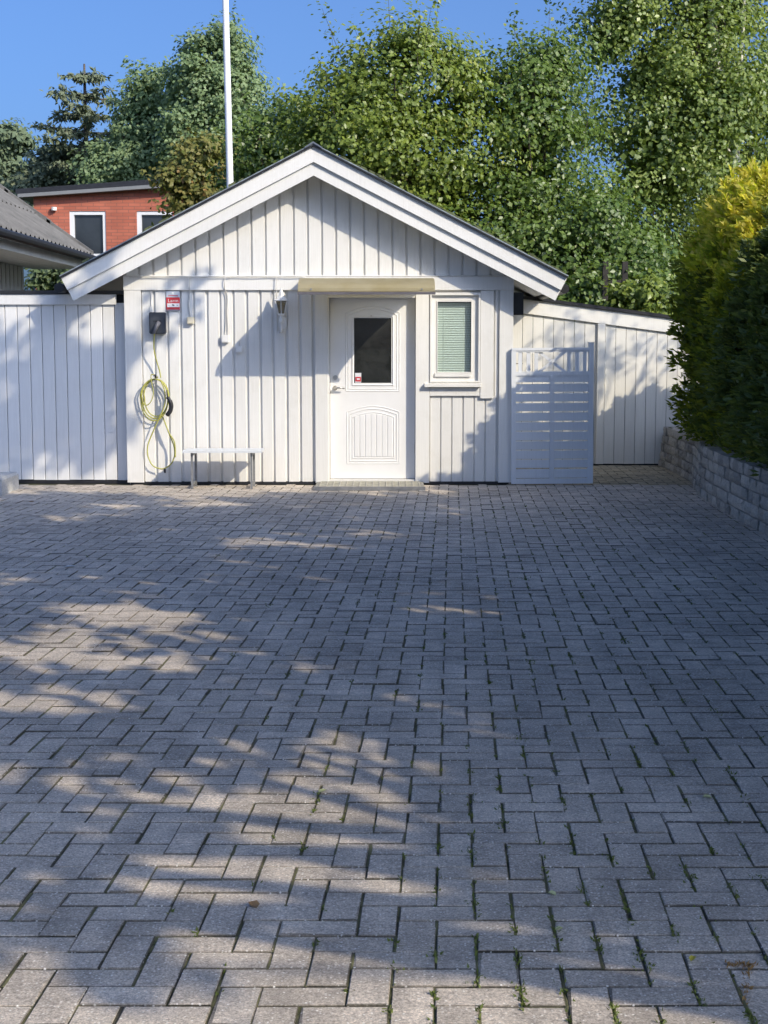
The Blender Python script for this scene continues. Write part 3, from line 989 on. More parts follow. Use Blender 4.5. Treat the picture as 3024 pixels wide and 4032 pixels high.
MB().tube([F1(1343, 1748, 16.985), F1(1345, 1768, 16.985), F1(1348, 1788, 16.985)], [.012, .014, .009], 8).build('plug', BLACKM, cable, True)
hk = F1(1283, 1006, YF)
MB().tube([hk, hk + Vector((0, -.13, .005)), hk + Vector((0, -.145, .03))], .012, 8).build('hook', BLACKM, cable)

# alarm sign
s0, s1 = F5(585, 525), F5(877, 88)
SY = YF - .012
sign = thing('alarm_sign', ((s0.x + s1.x) / 2, SY, s0.z), 'small red and white alarm sign reading Larm on the wall', 'sign')
MB().box(s0.x, s1.x, SY, YF - .001, s0.z, s1.z).build('plate', M('sign_plate', (0.48, 0.53, 0.60), 0.35, 0.06, 9), sign)
def sgn(x, y): q = F5(x, y); return q.x, q.z
def srect(a, b, c, d, yo, mat, nm='print'):
    xa, za = sgn(a, d); xb, zb2 = sgn(b, c)
    return MB().box(xa, xb, SY - yo, SY - yo + .0018, za, zb2).build(nm, mat, sign)
srect(586, 876, 226, 500, .002, RED, 'red_field')
srect(604, 868, 357, 440, .004, WHP, 'white_field')
srect(606, 864, 482, 494, .004, M('print_pink', (0.5, 0.22, 0.24), .5, .05), 'band')
srect(628, 835, 182, 196, .002, RED, 'small_print')
srect(592, 868, 503, 524, .002, M('print_grey', (0.3, 0.31, 0.33), .5, .05), 'band')
PD = M('print_dark', (0.08, 0.09, 0.11), .5, .05)
# icons: camera silhouette and a funnel-like badge
q = [sgn(700, 392), sgn(712, 378), sgn(745, 382), sgn(765, 395), sgn(758, 408), sgn(735, 412), sgn(712, 402)]
MB().prism(q, SY - .0055, SY - .0042, 'y').build('icon', PD, sign)
q = [sgn(800, 388), sgn(840, 388), sgn(832, 404), sgn(822, 420), sgn(812, 404)]
MB().prism(q, SY - .0055, SY - .0042, 'y').build('icon', M('print_grey2', (0.3, 0.32, 0.36), .5, .05), sign)
q = [sgn(625, 385), sgn(655, 385), sgn(655, 415), sgn(625, 415)]
MB().prism(q, SY - .0055, SY - .0042, 'y').build('icon', M('print_pale', (0.6, 0.62, 0.66), .5, .05), sign)
q = [sgn(700, 120), sgn(725, 108), sgn(748, 120), sgn(748, 165), sgn(712, 165), sgn(718, 148), sgn(700, 148)]
MB().prism(q, SY - .0035, SY - .0022, 'y').build('emblem', WHP, sign)
tcv = bpy.data.curves.new('lettering', 'FONT'); tcv.body = 'Larm'; tcv.size = 1.0; tcv.extrude = 0.0
tob = bpy.data.objects.new('tmp_text', tcv); C.objects.link(tob)
bpy.context.view_layer.update()
tme = bpy.data.meshes.new_from_object(tob.evaluated_get(bpy.context.evaluated_depsgraph_get()))
bpy.data.objects.remove(tob, do_unlink=True)
co = np.array([v_.co[:] for v_ in tme.vertices])
xa, za = sgn(624, 332); xb, zb2 = sgn(842, 262)
mn, mx = co.min(0), co.max(0)
nvs = [((c_[0] - mn[0]) / (mx[0] - mn[0]) * (xb - xa) + xa, SY - .0042, (c_[1] - mn[1]) / (mx[1] - mn[1]) * (zb2 - za) + za) for c_ in co]
lm = MB(); lm.add(nvs, [tuple(p_.vertices) for p_ in tme.polygons])
lm.build('lettering', M('letter_white', (0.75, 0.72, 0.72), .5, .03), sign)

# wall lantern
def F7(x, y, Y=16.9): return W(1000 + x / 5.53, 1100 + y / 5.53, Y)
LY = 16.90
lc = F7(597, 460, LY)
k7 = 16.95 / FOC / 5.53
lamp = thing('wall_lantern', (lc.x, YF, lc.z), 'white wall lantern with pointed hood and tinted glass beside the canopy', 'lamp')
LW = M('lantern_white', (0.80, 0.80, 0.78), 0.35, 0.05, 9)
def lzz(y): return (460 - y) * k7
MB().lathe((lc.x, LY, lc.z), [(170 * k7, lzz(470)), (172 * k7, lzz(455)), (120 * k7, lzz(425)), (70 * k7, lzz(360)), (42 * k7, lzz(270)), (22 * k7, lzz(225)), (26 * k7, lzz(212)), (8 * k7, lzz(190))], 6, R(30)).build('hood', LW, lamp)
LG = glass_mat('lantern_glass', (0.55, 0.48, 0.32), 0.25, 0.15)
MB().lathe((lc.x, LY, lc.z), [(72 * k7, lzz(745)), (128 * k7, lzz(472))], 6, R(30)).build('glass', LG, lamp)
for i in range(6):
    a = math.pi * 2 * i / 6 + R(30)
    MB().tube([(lc.x + 76 * k7 * math.cos(a), LY + 76 * k7 * math.sin(a), lc.z + lzz(748)), (lc.x + 132 * k7 * math.cos(a), LY + 132 * k7 * math.sin(a), lc.z + lzz(470))], 8 * k7, 6).build('rib', LW, lamp)
MB().lathe((lc.x, LY, lc.z), [(70 * k7, lzz(775)), (84 * k7, lzz(765)), (84 * k7, lzz(742)), (70 * k7, lzz(740))], 12).build('collar', LW, lamp)
MB().lathe((lc.x, LY, lc.z), [(10 * k7, lzz(960)), (40 * k7, lzz(930)), (52 * k7, lzz(880)), (30 * k7, lzz(820)), (36 * k7, lzz(790)), (26 * k7, lzz(775))], 12).build('stem', LW, lamp, True)
bpt = [(lc.x, LY, lc.z + lzz(950)), (lc.x, LY + .02, lc.z + lzz(1060)), (lc.x - .005, LY + .07, lc.z + lzz(1120)), (lc.x - .02, LY + .13, lc.z + lzz(1090)), (lc.x - .02, YF - .012, lc.z + lzz(1000))]
MB().tube(smoothpath(bpt), .011, 8).build('arm', LW, lamp, True)
bp = MB()
bp.prism([(lc.x - .045, lc.z + lzz(1010)), (lc.x - .02, lc.z + lzz(1070)), (lc.x + .02, lc.z + lzz(1070)), (lc.x + .045, lc.z + lzz(1010)), (lc.x + .045, lc.z + lzz(840)), (lc.x + .02, lc.z + lzz(790)), (lc.x - .02, lc.z + lzz(790)), (lc.x - .045, lc.z + lzz(840))], YF - .016, YF - .001, 'y')
bp.build('back_plate', LW, lamp)
sc_ = [(lc.x - .02 + .03 * math.cos(a_) , YF - .05, lc.z + lzz(1120) + .03 * math.sin(a_)) for a_ in [math.pi * (1.0 + .25 * i) for i in range(5)]]
MB().tube(sc_, .006, 6).build('scroll', LW, lamp, True)
MB().lathe((lc.x, LY, lc.z), [(14 * k7, lzz(740)), (30 * k7, lzz(660)), (34 * k7, lzz(600)), (20 * k7, lzz(540))], 10).build('bulb', M('bulb_frosted', (0.7, 0.68, 0.6), .3, .05), lamp, True)

# junction boxes with their cables
def F2(x, y, Y=YF): return W(500 + x / 2.07375, 1050 + y / 2.07375, Y)
def jbox(name, x0, x1, y0, y1, dep, mat, label, cables):
    a, b = F2(x0, y1), F2(x1, y0)
    j = thing(name, ((a.x + b.x) / 2, YF, a.z), label, 'junction box')
    e = .005
    bb = MB(); bb.prism([(a.x, a.z + e), (a.x + e, a.z), (b.x - e, a.z), (b.x, a.z + e), (b.x, b.z - e), (b.x - e, b.z), (a.x + e, b.z), (a.x, b.z - e)], YF - dep, YF - .001, 'y')
    bb.build('case', mat, j)
    MB().box(a.x + .008, b.x - .008, YF - dep - .005, YF - dep - .0005, a.z + .008, b.z - .008).build('lid', mat, j)
    for cpath in cables:
        pts = smoothpath([Vector((F2(*q_).x, YF - (.055 if 85 < q_[1] < 200 else .012), F2(*q_).z)) for q_ in cpath], 5)
        MB().tube(pts, .0052, 6).build('cable', GREYC, j, True)
    return j
GREYC = M('cable_sheath', (0.60, 0.58, 0.53), .5, .1, 15)
BX1 = M('box_yellowed', (0.68, 0.62, 0.47), .5, .05, 9)
BX2 = M('box_white', (0.78, 0.77, 0.74), .45, .04, 9)
jbox('junction_box', 495, 551, 410, 467, .055, BX1, 'yellowed square junction box between alarm sign and lantern, leftmost of three', [[(518, 90), (515, 150), (512, 215), (505, 300), (508, 350), (520, 408)]])
jbox('junction_box', 776, 835, 557, 620, .045, BX2, 'white square junction box with two cables running up the wall', [[(850, 88), (808, 92), (802, 150), (805, 240), (807, 380), (806, 480), (800, 556)], [(812, 200), (822, 260), (818, 380), (824, 480), (822, 556)]])
jbox('junction_box', 892, 940, 648, 700, .04, BX2, 'smallest white junction box, lowest of three at the canopy shadow edge', [[(918, 648), (921, 610), (930, 600)]])
# long thin cables along the band
cw = thing('wall_cable', (F2(600, 85).x, YT, F2(600, 85).z), 'thin white cable clipped along the band board over the wall', 'cable')
pts = [Vector((F2(x_, 84 + 1.5 * math.sin(x_ * .02), YT).x, YT - .028, F2(x_, 84 + 1.5 * math.sin(x_ * .02), YT).z)) for x_ in range(20, 1480, 40)]
MB().tube(pts, .005, 6).build('run', GREYC, cw, True)
q_ = [F2(1222, 86, YT), F2(1222, 140, YT), F2(1220, 200, YT), F2(1226, 330), F2(1230, 520), F2(1245, 540), F2(1270, 530)]
MB().tube(smoothpath([Vector((p_.x, p_.y - .012 - (.02 if i < 3 else 0), p_.z)) for i, p_ in enumerate(q_)]), .005, 6).build('drop', GREYC, cw, True)

# ------------------------------------------------------------------ flagpole
fpY = 24.5
a, b = V(497, 400, fpY), V(487, 0, fpY)
dirv = (b - a).normalized()
base = a - dirv * (a.z / dirv.z); top = a + dirv * (9.5 / dirv.z)
fp = thing('flagpole', base, 'tall white flagpole rising behind the white house roof', 'flagpole')
MB().tube([base, a, top], [.062, .055, .04], 16).build('pole', M('flagpole_white', (0.8, 0.8, 0.8), .3, .04, 4), fp, True)
MB().lathe(top, [(.05, -.02), (.06, .03), (.03, .08)], 12).build('cap', CHROME, fp, True)

# ------------------------------------------------------------------ outbuilding with corrugated roof (left)
ob = thing('outbuilding', (-6.5, 21, 0), 'grey corrugated-roofed outbuilding with pale walls behind the left fence', 'shed')
EX, EZ, EY1 = -4.62, 2.96, 24.0
EY0 = 12.5
rs = math.tan(R(36))
m, t, p = new_mat('fibre_cement')
n1 = noise(t, 3, 6, .7); n2 = noise(t, 40, 4, .7)
r0 = ramp(t, n1.outputs['Fac'], [(.3, (.10, .098, .092)), (.7, (.18, .172, .16))])
t.links.new(r0.outputs[0], p.inputs['Base Color']); p.inputs['Roughness'].default_value = .9
bump(t, p, n2.outputs['Fac'], .4, .01)
FIB = m
per, amp = .25, .032
for row in range(4):
    u0, u1 = row * 1.05 - .06, row * 1.05 + 1.12
    y_ = 17.4
    b_ = MB()
    ys = np.arange(17.4, EY1 + .001, per / 6)
    vs_, fs_ = [], []
    for yy in ys:
        h = amp * math.cos(2 * math.pi * yy / per)
        for (u, lift) in ((u0, .03), (u1, .0)):
            xx = EX - u * math.cos(R(36)); zz = EZ + u * math.sin(R(36)) + h + lift + .02
            vs_.append((xx, yy, zz)); vs_.append((xx, yy, zz - .012))
    for i in range(len(ys) - 1):
        k = i * 4
        fs_ += [(k, k + 4, k + 6, k + 2), (k + 1, k + 3, k + 7, k + 5), (k, k + 1, k + 5, k + 4)]
    b_.add(vs_, fs_)
    b_.build('roof_sheet', FIB, ob)
# verge flashing at the far gable
vt = R(36)
vb = MB()
for i in range(6):
    u0, u1 = i * .8 - .05, i * .8 + .82
    pts = [(EX - u0 * math.cos(vt), EZ + u0 * math.sin(vt)), (EX - u1 * math.cos(vt), EZ + u1 * math.sin(vt))]
    vb.prism([(pts[0][0], pts[0][1] - .06), (pts[1][0], pts[1][1] - .06), (pts[1][0], pts[1][1] + .09), (pts[0][0], pts[0][1] + .105)], EY1 - .06, EY1 + .05, 'y')
vb.build('verge_capping', FIB, ob)
MB().prism([(EX - .02, EZ - .05), (EX - 4.2, EZ - .05 + 4.18 * rs), (EX - 4.2, EZ - .01 + 4.18 * rs), (EX - .02, EZ - .01)], 17.4, EY1 - .1, 'y').build('roof_deck', DARKVOID, ob)
MB().tube([(EX + .07, 17.4, EZ - .06), (EX + .07, EY1 - .05, EZ - .06)], .06, 10).build('gutter', BLACKM, ob)
MB().box(EX - .07, EX - .04, 17.4, EY1 - .1, EZ - .22, EZ - .08).build('eave_fascia', M('cream_fascia', (.72, .69, .6), .6, .08, 4), ob)
sf = MB()
for i in range(6):
    sf.box(EX - .88 + i * .135, EX - .88 + i * .135 + .13, 17.4, EY1 - .12, EZ - .215, EZ - .2)
sf.build('soffit', WHITE, ob)
wb = MB()
wx = EX - .87
yy = 17.4
while yy < 23.1:
    wb.box(wx - .1, wx + (.0 if int(yy / .12) % 2 else .012), yy, yy + .118, 0, EZ - .216)
    yy += .12
wb.build('wall', paint('outbuilding_paint', (.62, .61, .58)), ob)
MB().prism([(wx - .1, 0), (-9.5, 0), (-9.5, 5), (wx - .1, EZ - .22)], 23.0, 23.1, 'y').build('end_wall', WHITE, ob)
MB().tube([(EX + .07, EY1 - .15, EZ - .1), (EX + .05, EY1 - .15, EZ - .4), (EX - .3, EY1 - .3, EZ - .7), (EX - .3, EY1 - .3, 0)], .045, 8).build('downpipe', BLACKM, ob)

# ------------------------------------------------------------------ red brick house
HY = 34.0
m, t, p = new_mat('red_brick')
tc = t.nodes.new('ShaderNodeTexCoord'); mp = t.nodes.new('ShaderNodeMapping')
mp.inputs['Rotation'].default_value = (R(90), 0, 0)
br = t.nodes.new('ShaderNodeTexBrick')
br.inputs['Scale'].default_value = 1.0; br.inputs['Brick Width'].default_value = .26; br.inputs['Row Height'].default_value = .072; br.inputs['Mortar Size'].default_value = .006
br.inputs['Color1'].default_value = (.50, .155, .095, 1); br.inputs['Color2'].default_value = (.40, .115, .07, 1); br.inputs['Mortar'].default_value = (.22, .10, .075, 1)
t.links.new(tc.outputs['Object'], mp.inputs[0]); t.links.new(mp.outputs[0], br.inputs[0])
n1 = noise(t, 1.5, 5); q1 = ramp(t, n1.outputs['Fac'], [(.3, (.85, .85, .85)), (.7, (1.15, 1.12, 1.1))])
t.links.new(mixc(t, 1.0, br.outputs[0], q1.outputs[0], 'MULTIPLY'), p.inputs['Base Color'])
p.inputs['Roughness'].default_value = .85
BRK = m
bh = thing('brick_house', (V(230, 600, HY).x, HY, 0), 'red brick house with two windows and low sloping roof behind the outbuilding', 'house')
ba, bb_ = V(72, 420, HY), V(392, 410, HY)
def btop(x):
    p0_, p1_ = V(72, 418, HY), V(392, 396, HY)
    return p0_.z + (x - p0_.x) / (p1_.x - p0_.x) * (p1_.z - p0_.z)
def wrect(a, b, c, d): 
    q0, q1_ = V(a, d, HY), V(b, c, HY); return q0.x, q1_.x, q0.z, q1_.z
w1 = wrect(152, 228, 456, 556); w2 = wrect(297, 373, 456, 556)
bl_, br_ = ba.x, bb_.x - .1
wl = MB()
zl, zh = w1[2], w1[3]
wl.prism([(bl_, zh), (br_, zh), (br_, btop(br_)), (bl_, btop(bl_))], HY, HY + .3, 'y')
wl.box(bl_, w1[0], HY, HY + .3, zl, zh); wl.box(w1[1], w2[0], HY, HY + .3, zl, zh); wl.box(w2[1], br_, HY, HY + .3, zl, zh)
wl.box(bl_, br_, HY, HY + .3, 0, zl)
wl.box(br_ - .3, br_, HY + .3, HY + 7, 0, btop(br_) - .1)
wl.build('wall', BRK, bh)
GLB = M('far_window_glass', (.03, .035, .04), .08, .3, 1.5, spec=.8)
for wr_ in (w1, w2):
    b_ = MB(); ringbox(b_, wr_[0], wr_[1], wr_[2], wr_[3], .1, .07, .08, .08, HY + .02, HY + .12)
    wn = b_.build('window', M('far_window_frame', (.75, .76, .77), .4, .04), bh)
    MB().box(wr_[0] + .1, wr_[1] - .07, HY + .09, HY + .1, wr_[2] + .08, wr_[3] - .08).build('pane', GLB, wn)
MB().prism([(bl_ - .3, btop(bl_ - .3) - .085), (br_ + .25, btop(br_ + .25) - .085), (br_ + .25, btop(br_ + .25) - .01), (bl_ - .3, btop(bl_ - .3) - .01)], HY - .22, HY + 7, 'y').build('fascia', M('roof_fascia', (.20, .205, .205), .5, .1, 3), bh)
MB().prism([(bl_ - .35, btop(bl_ - .3) - .005), (br_ + .3, btop(br_ + .25) - .005), (br_ + .3, btop(br_ + .25) + .12), (bl_ - .35, btop(bl_ - .3) + .1)], HY - .18, HY + 7, 'y').build('roof', BLACKM, bh)
MB().tube([V(118, 448, HY) + Vector((0, -.06, 0)), V(118, 455, HY) + Vector((0, -.06, 0))], .06, 8).build('outdoor_lamp', TRIM, bh)

# ------------------------------------------------------------------ foliage tools
def leaf_mesh(name, pos, size, mat, seed, out=None, asp=0.72, tint=None, parent=None, updir=None, jit=1.0, droop=0.0, frond=False, rawtint=False):
    """each leaf a kite of two folded triangles"""
    g_ = np.random.default_rng(seed)
    n = len(pos)
    if frond:
        d = g_.normal(size=(n, 3)) * jit + out
        d[:, 2] -= droop
        d /= np.linalg.norm(d, axis=1)[:, None] + 1e-9
        q = g_.normal(size=(n, 3)) * .6 + np.array(SUN) * .9
        s = np.cross(d, q); s /= np.linalg.norm(s, axis=1)[:, None] + 1e-9
        nn = np.cross(s, d)
    else:
        nn = g_.normal(size=(n, 3)) * .45
        if out is not None: nn = nn + out * 1.1
        nn[:, 2] += .25
        nn += np.array(SUN) * .5          # leaves turn to the light
        nn /= np.linalg.norm(nn, axis=1)[:, None] + 1e-9
        d = g_.normal(size=(n, 3)) * jit
        d[:, 2] -= droop * 1.5
        d -= nn * (d * nn).sum(1)[:, None]
        d /= np.linalg.norm(d, axis=1)[:, None] + 1e-9
        s = np.cross(d, nn)
    L = (size * g_.uniform(.65, 1.25, n))[:, None]
    Wd = L * asp * .5
    fold = L * g_.uniform(.02, .16, n)[:, None]
    b0 = pos; tip = pos + d * L
    l_ = pos + d * L * .45 + s * Wd + nn * fold
    r_ = pos + d * L * .45 - s * Wd + nn * fold
    v = np.stack([b0, l_, tip, r_], 1).reshape(-1, 3)
    org = ORG.get(parent.name, Vector()) if parent else Vector()
    v = v - np.array(org)
    idx = np.arange(n) * 4
    tri = np.stack([idx, idx + 2, idx + 1, idx, idx + 3, idx + 2], 1).reshape(-1)
    me = bpy.data.meshes.new(name)
    me.vertices.add(4 * n); me.vertices.foreach_set('co', v.astype(np.float32).ravel())
    me.loops.add(6 * n); me.loops.foreach_set('vertex_index', tri.astype(np.int32))
    me.polygons.add(2 * n)
    me.polygons.foreach_set('loop_start', (np.arange(2 * n) * 3).astype(np.int32))
    me.update(calc_edges=True)
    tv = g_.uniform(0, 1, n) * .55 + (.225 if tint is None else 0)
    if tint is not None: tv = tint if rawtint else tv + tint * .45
    add_tint(me, np.repeat(np.clip(tv, 0, 1), 2))
    me.materials.append(mat)
    o = bpy.data.objects.new(name, me); C.objects.link(o)
    if parent: o.parent = parent; ORG[o.name] = org
    return o

def clumps(g_, blobs, n, inner=.35):
    """clump centres spread through uneven ellipsoids"""
    vol = np.array([b[1][0] * b[1][1] * b[1][2] for b in blobs]) ** .75
    ch_ = g_.choice(len(blobs), n, p=vol / vol.sum())
    d = g_.normal(size=(n, 3)); d /= np.linalg.norm(d, axis=1)[:, None]
    rad = inner + (1 - inner) * g_.uniform(0, 1, n) ** .55
    rad *= g_.uniform(.82, 1.12, n)
    cen = np.array([blobs[i][0] for i in ch_]); rr_ = np.array([blobs[i][1] for i in ch_])
    return cen + d * rr_ * rad[:, None], d

def foliage(name, blobs, ncl, per_, cr_, size, mat, seed, parent, asp=.72, flat=.6, droop=.25, inner=.55, shoots=0, shoot_len=.9, fill=26):
    g_ = np.random.default_rng(seed)
    cc, dd = clumps(g_, blobs, ncl, inner)
    # leaves sit on the outside of each clump, facing away from its centre
    u_ = g_.normal(size=(ncl, per_, 3)); u_ /= np.linalg.norm(u_, axis=2)[:, :, None]
    cs = g_.uniform(.6, 1.75, (ncl, 1, 1))
    off = u_ * cr_ * 1.45 * cs * g_.uniform(.45, 1.12, (ncl, per_, 1)) * np.array([1.15, 1.15, flat])
    sp = g_.normal(size=(ncl, 1, 3)); sp[:, :, 2] *= .3
    off = off + sp * g_.uniform(-.5, .5, (ncl, per_, 1)) * cr_
    pos = (cc[:, None, :] + off).reshape(-1, 3)
    out = u_.reshape(-1, 3) * .75 + np.repeat(dd, per_, 0) * .35
    tin = np.repeat(g_.uniform(0, 1, ncl), per_)
    if shoots:
        # long young shoots sticking out at the top
        sc2, sd2 = clumps(g_, blobs, shoots * 6, .95)
        keep = sd2[:, 2] > .25
        sc2, sd2 = sc2[keep][:shoots], sd2[keep][:shoots]
        k_ = 34
        tt = g_.uniform(0, 1, (len(sc2), k_, 1))
        dirs = sd2 * .6 + np.array([0, 0, .8]) + g_.normal(size=sd2.shape) * .15
        ps = sc2[:, None, :] + dirs[:, None, :] * tt * shoot_len + g_.normal(size=(len(sc2), k_, 3)) * .07
        pos = np.concatenate([pos, ps.reshape(-1, 3)]); out = np.concatenate([out, np.repeat(sd2, k_, 0) * .5])
        tin = np.concatenate([tin, np.repeat(g_.uniform(.4, 1, len(sc2)), k_)])
        tw = MB()
        for a_, d_ in zip(sc2, dirs):
            a_ = Vector(a_); d_ = Vector(d_)
            tw.tube([a_ - d_ * .4, a_, a_ + d_ * shoot_len * .85], [.008, .005, .002], 4, caps=False)
        tag(tw.build('twigs', BARK, parent), kind='stuff')
    nf = ncl * fill
    if nf:
        fc, fd = clumps(g_, blobs, nf, .0)
        fr = g_.uniform(.3, .8, nf)[:, None]
        bc = np.array([b[0] for b in blobs]); 
        near_ = bc[np.argmin(((fc[:, None, :] - bc[None]) ** 2).sum(2), 1)]
        fc = near_ + (fc - near_) * fr
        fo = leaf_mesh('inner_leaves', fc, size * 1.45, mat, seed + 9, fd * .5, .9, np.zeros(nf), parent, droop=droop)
        tag(fo, kind='stuff')
    o = leaf_mesh(name, pos, size, mat, seed + 1, out, asp, tin, parent, droop=droop)
    tag(o, kind='stuff')
    return o, cc

def limbs(name, base, fork, cc, k, mat, parent, seed, r0=.12, r1=.02):
    g_ = random.Random(seed)
    b_ = MB()
    idx = g_.sample(range(len(cc)), min(k, len(cc)))
    base = Vector(base); fork = Vector(fork)
    for i in idx:
        e = Vector(cc[i])
        st = base.lerp(fork, g_.uniform(.55, 1.0))
        mid_ = st.lerp(e, .5) + Vector((g_.uniform(-.2, .2), g_.uniform(-.2, .2), g_.uniform(.0, .4)))
        b_.tube([st, st.lerp(mid_, .5) + Vector((0, 0, .05)), mid_, e], [r0 * .5, r0 * .38, r0 * .25, r1 * .5], 5, caps=False)
    return b_.build(name, mat, parent, True)

BARK = M('bark', (.10, .08, .06), .9, .35, 8, .9, 30, mapscale=(6, 6, 1))
m, t, p = new_mat('birch_bark')
n1 = noise(t, 1.0, 5, .7, (3, 3, 22)); r0 = ramp(t, n1.outputs['Fac'], [(.36, (.06, .05, .045)), (.46, (.66, .63, .57)), (.7, (.78, .75, .70))])
t.links.new(r0.outputs[0], p.inputs['Base Color']); p.inputs['Roughness'].default_value = .7
BIRCHB = m

LIN = leaf_mat('broad_leaf', (.08, .13, .02), (.25, .305, .05), .32, .40, (.36, .34, .07), spec=.5)
LIN2 = leaf_mat('broad_leaf_dark', (.055, .105, .02), (.155, .22, .042), .30, .40, (.25, .28, .06), spec=.5)
BIR = leaf_mat('birch_leaf', (.12, .18, .045), (.30, .36, .095), .34, .38, (.42, .44, .17), spec=.5)
POP = leaf_mat('far_leaf', (.13, .20, .09), (.25, .32, .145), .25, .5)
ORA = leaf_mat('turning_leaf', (.11, .15, .035), (.24, .21, .06), .3, .5, (.46, .24, .10))
SPR = leaf_mat('spruce_needle', (.10, .13, .075), (.20, .225, .135), .1, .7)
PIN = leaf_mat('pine_needle', (.085, .13, .07), (.17, .21, .115), .1, .7)
THU = leaf_mat('thuja_spray', (.065, .105, .032), (.165, .205, .06), .35, .5, (.26, .26, .08))
THU_SUNLIT = leaf_mat('sunlit_thuja_spray', (.06, .10, .026), (.45, .47, .05), .55, .5, (.64, .56, .13))  # yellow end of the ramp stands for sun on the hedge tops
LAU = leaf_mat('laurel_leaf', (.10, .15, .06), (.23, .28, .15), .25, .35)

def tree(name, label, base, fork, blobs, ncl, per_, cr_, size, mat, seed, cat='tree', group=None, bark=BARK, tr=.14, nlimb=26, **kw):
    t_ = thing(name, base, label, cat, group)
    o, cc = foliage('crown', blobs, ncl, per_, cr_, size, mat, seed, t_, **kw)
    b_ = Vector(base); f_ = Vector(fork)
    mid_ = b_.lerp(f_, .5) + Vector((.06, 0, 0))
    MB().tube([b_ - Vector((0, 0, .1)), b_.lerp(f_, .08), mid_, f_], [tr * 1.25, tr, tr * .85, tr * .5], 10).build('trunk', bark, t_, True)
    limbs('branches', base, fork, cc, nlimb, bark, t_, seed + 3, tr)
    return t_

def blob(xv, yv, Y, rx, ry, rz): return (tuple(V(xv, yv, Y)), (rx, ry, rz))

# ---- big broad-leaved trees behind the house
Y1 = 25.2
tree('broadleaf_tree', 'large bright green broad-leaved tree filling the centre behind the roof', (V(880, 700, Y1).x, Y1 + .5, 0), tuple(V(880, 380, Y1 + .5)),
     [blob(870, 250, Y1, 1.5, 1.4, 1.35), blob(800, 370, Y1, 1.45, 1.3, 1.35), blob(970, 400, Y1, 1.35, 1.3, 1.5), blob(880, 130, Y1, .9, .8, .62), blob(950, 560, Y1 - .4, 1.5, 1.1, 1.1), blob(755, 190, Y1, .5, .6, .6), blob(690, 300, Y1, .55, .6, .7), blob(700, 480, Y1, .9, .9, 1.0), blob(990, 150, Y1, .45, .5, .5)],
     225, 190, .29, .085, LIN, 11, shoots=26, shoot_len=.55, nlimb=40)
tree('broadleaf_tree', 'dark green broad-leaved tree right of the tall central tree', (V(1150, 700, Y1).x, Y1 + .3, 0), tuple(V(1150, 350, Y1 + .3)),
     [blob(1140, 230, Y1 + .2, .95, 1.0, 1.05), blob(1160, 400, Y1, 1.15, 1.1, 1.4), blob(1120, 560, Y1 - .6, 1.2, 1.0, 1.1), blob(1200, 140, Y1 + .4, .6, .6, .5)],
     130, 190, .29, .085, LIN2, 23, shoots=16, shoot_len=.6)
tree('broadleaf_tree', 'small broad-leaved tree beside the flagpole, left of the central tree', (V(600, 700, 28).x, 28, 0), tuple(V(600, 400, 28)),
     [blob(615, 300, 28, .65, .7, .75), blob(570, 350, 28, .6, .6, .8), blob(650, 400, 28, .8, .8, 1.0), blob(590, 460, 28, .9, .8, 1.0)],
     130, 110, .25, .095, LIN2, 37, shoots=10, shoot_len=.5)
# ---- birch on the right
Y2 = 27.5
bt_ = thing('birch_tree', (V(1602, 700, Y2).x, Y2, 0), 'tall white-trunked birch with fluttering leaves above the yellow hedge top', 'tree')
o, cc = foliage('crown', [blob(1420, 150, Y2 + .3, 1.6, 1.3, 1.9), blob(1540, 60, Y2 + .4, 1.5, 1.3, 2.0), blob(1330, 60, Y2, .95, .9, 1.0), blob(1640, 200, Y2 + .5, 1.5, 1.3, 2.1), blob(1420, 400, Y2 + .5, 1.4, 1.2, 1.5), blob(1600, 380, Y2 + .9, 1.6, .9, 1.2), blob(1500, -220, Y2 + .2, 2.0, 1.7, 1.6), blob(1350, 540, Y2 + .6, .9, .9, 1.0), blob(1500, 560, Y2 + .8, 1.2, .8, 1.2), blob(1560, 230, Y2 - 1.0, 1.2, .6, 1.5), blob(1440, 300, Y2 - .9, 1.2, .6, 1.6), blob(1290, 480, Y2 + .2, .8, .8, 1.2)],
               520, 120, .29, .08, BIR, 51, bt_, asp=.8, droop=.55, flat=.9, fill=44)
def bp_(pts): return [V(a_, b_, Y2 - .12) for a_, b_ in pts]
MB().tube([Vector((V(1602, 700, Y2).x, Y2, -.1))] + bp_([(1600, 500), (1592, 380), (1588, 320), (1570, 220), (1545, 120), (1536, 20), (1525, -120), (1510, -300)]), [.12, .105, .085, .078, .072, .066, .06, .045, .02], 9).build('trunk', BIRCHB, bt_, True)
MB().tube(bp_([(1590, 330), (1604, 240), (1600, 130), (1606, 40), (1612, -120)]), [.055, .052, .045, .04, .025], 8).build('stem', BIRCHB, bt_, True)
MB().tube(bp_([(1588, 345), (1572, 322), (1540, 290)]), [.03, .024, .01], 7).build('stem', BIRCHB, bt_, True)
MB().tube(bp_([(1652, 420), (1640, 380), (1632, 350), (1625, 300)]), [.02, .018, .014, .008], 6).build('stem', BIRCHB, bt_, True)
limbs('branches', V(1590, 500, Y2), V(1525, -120, Y2), cc, 46, BARK, bt_, 5, .045, .01)
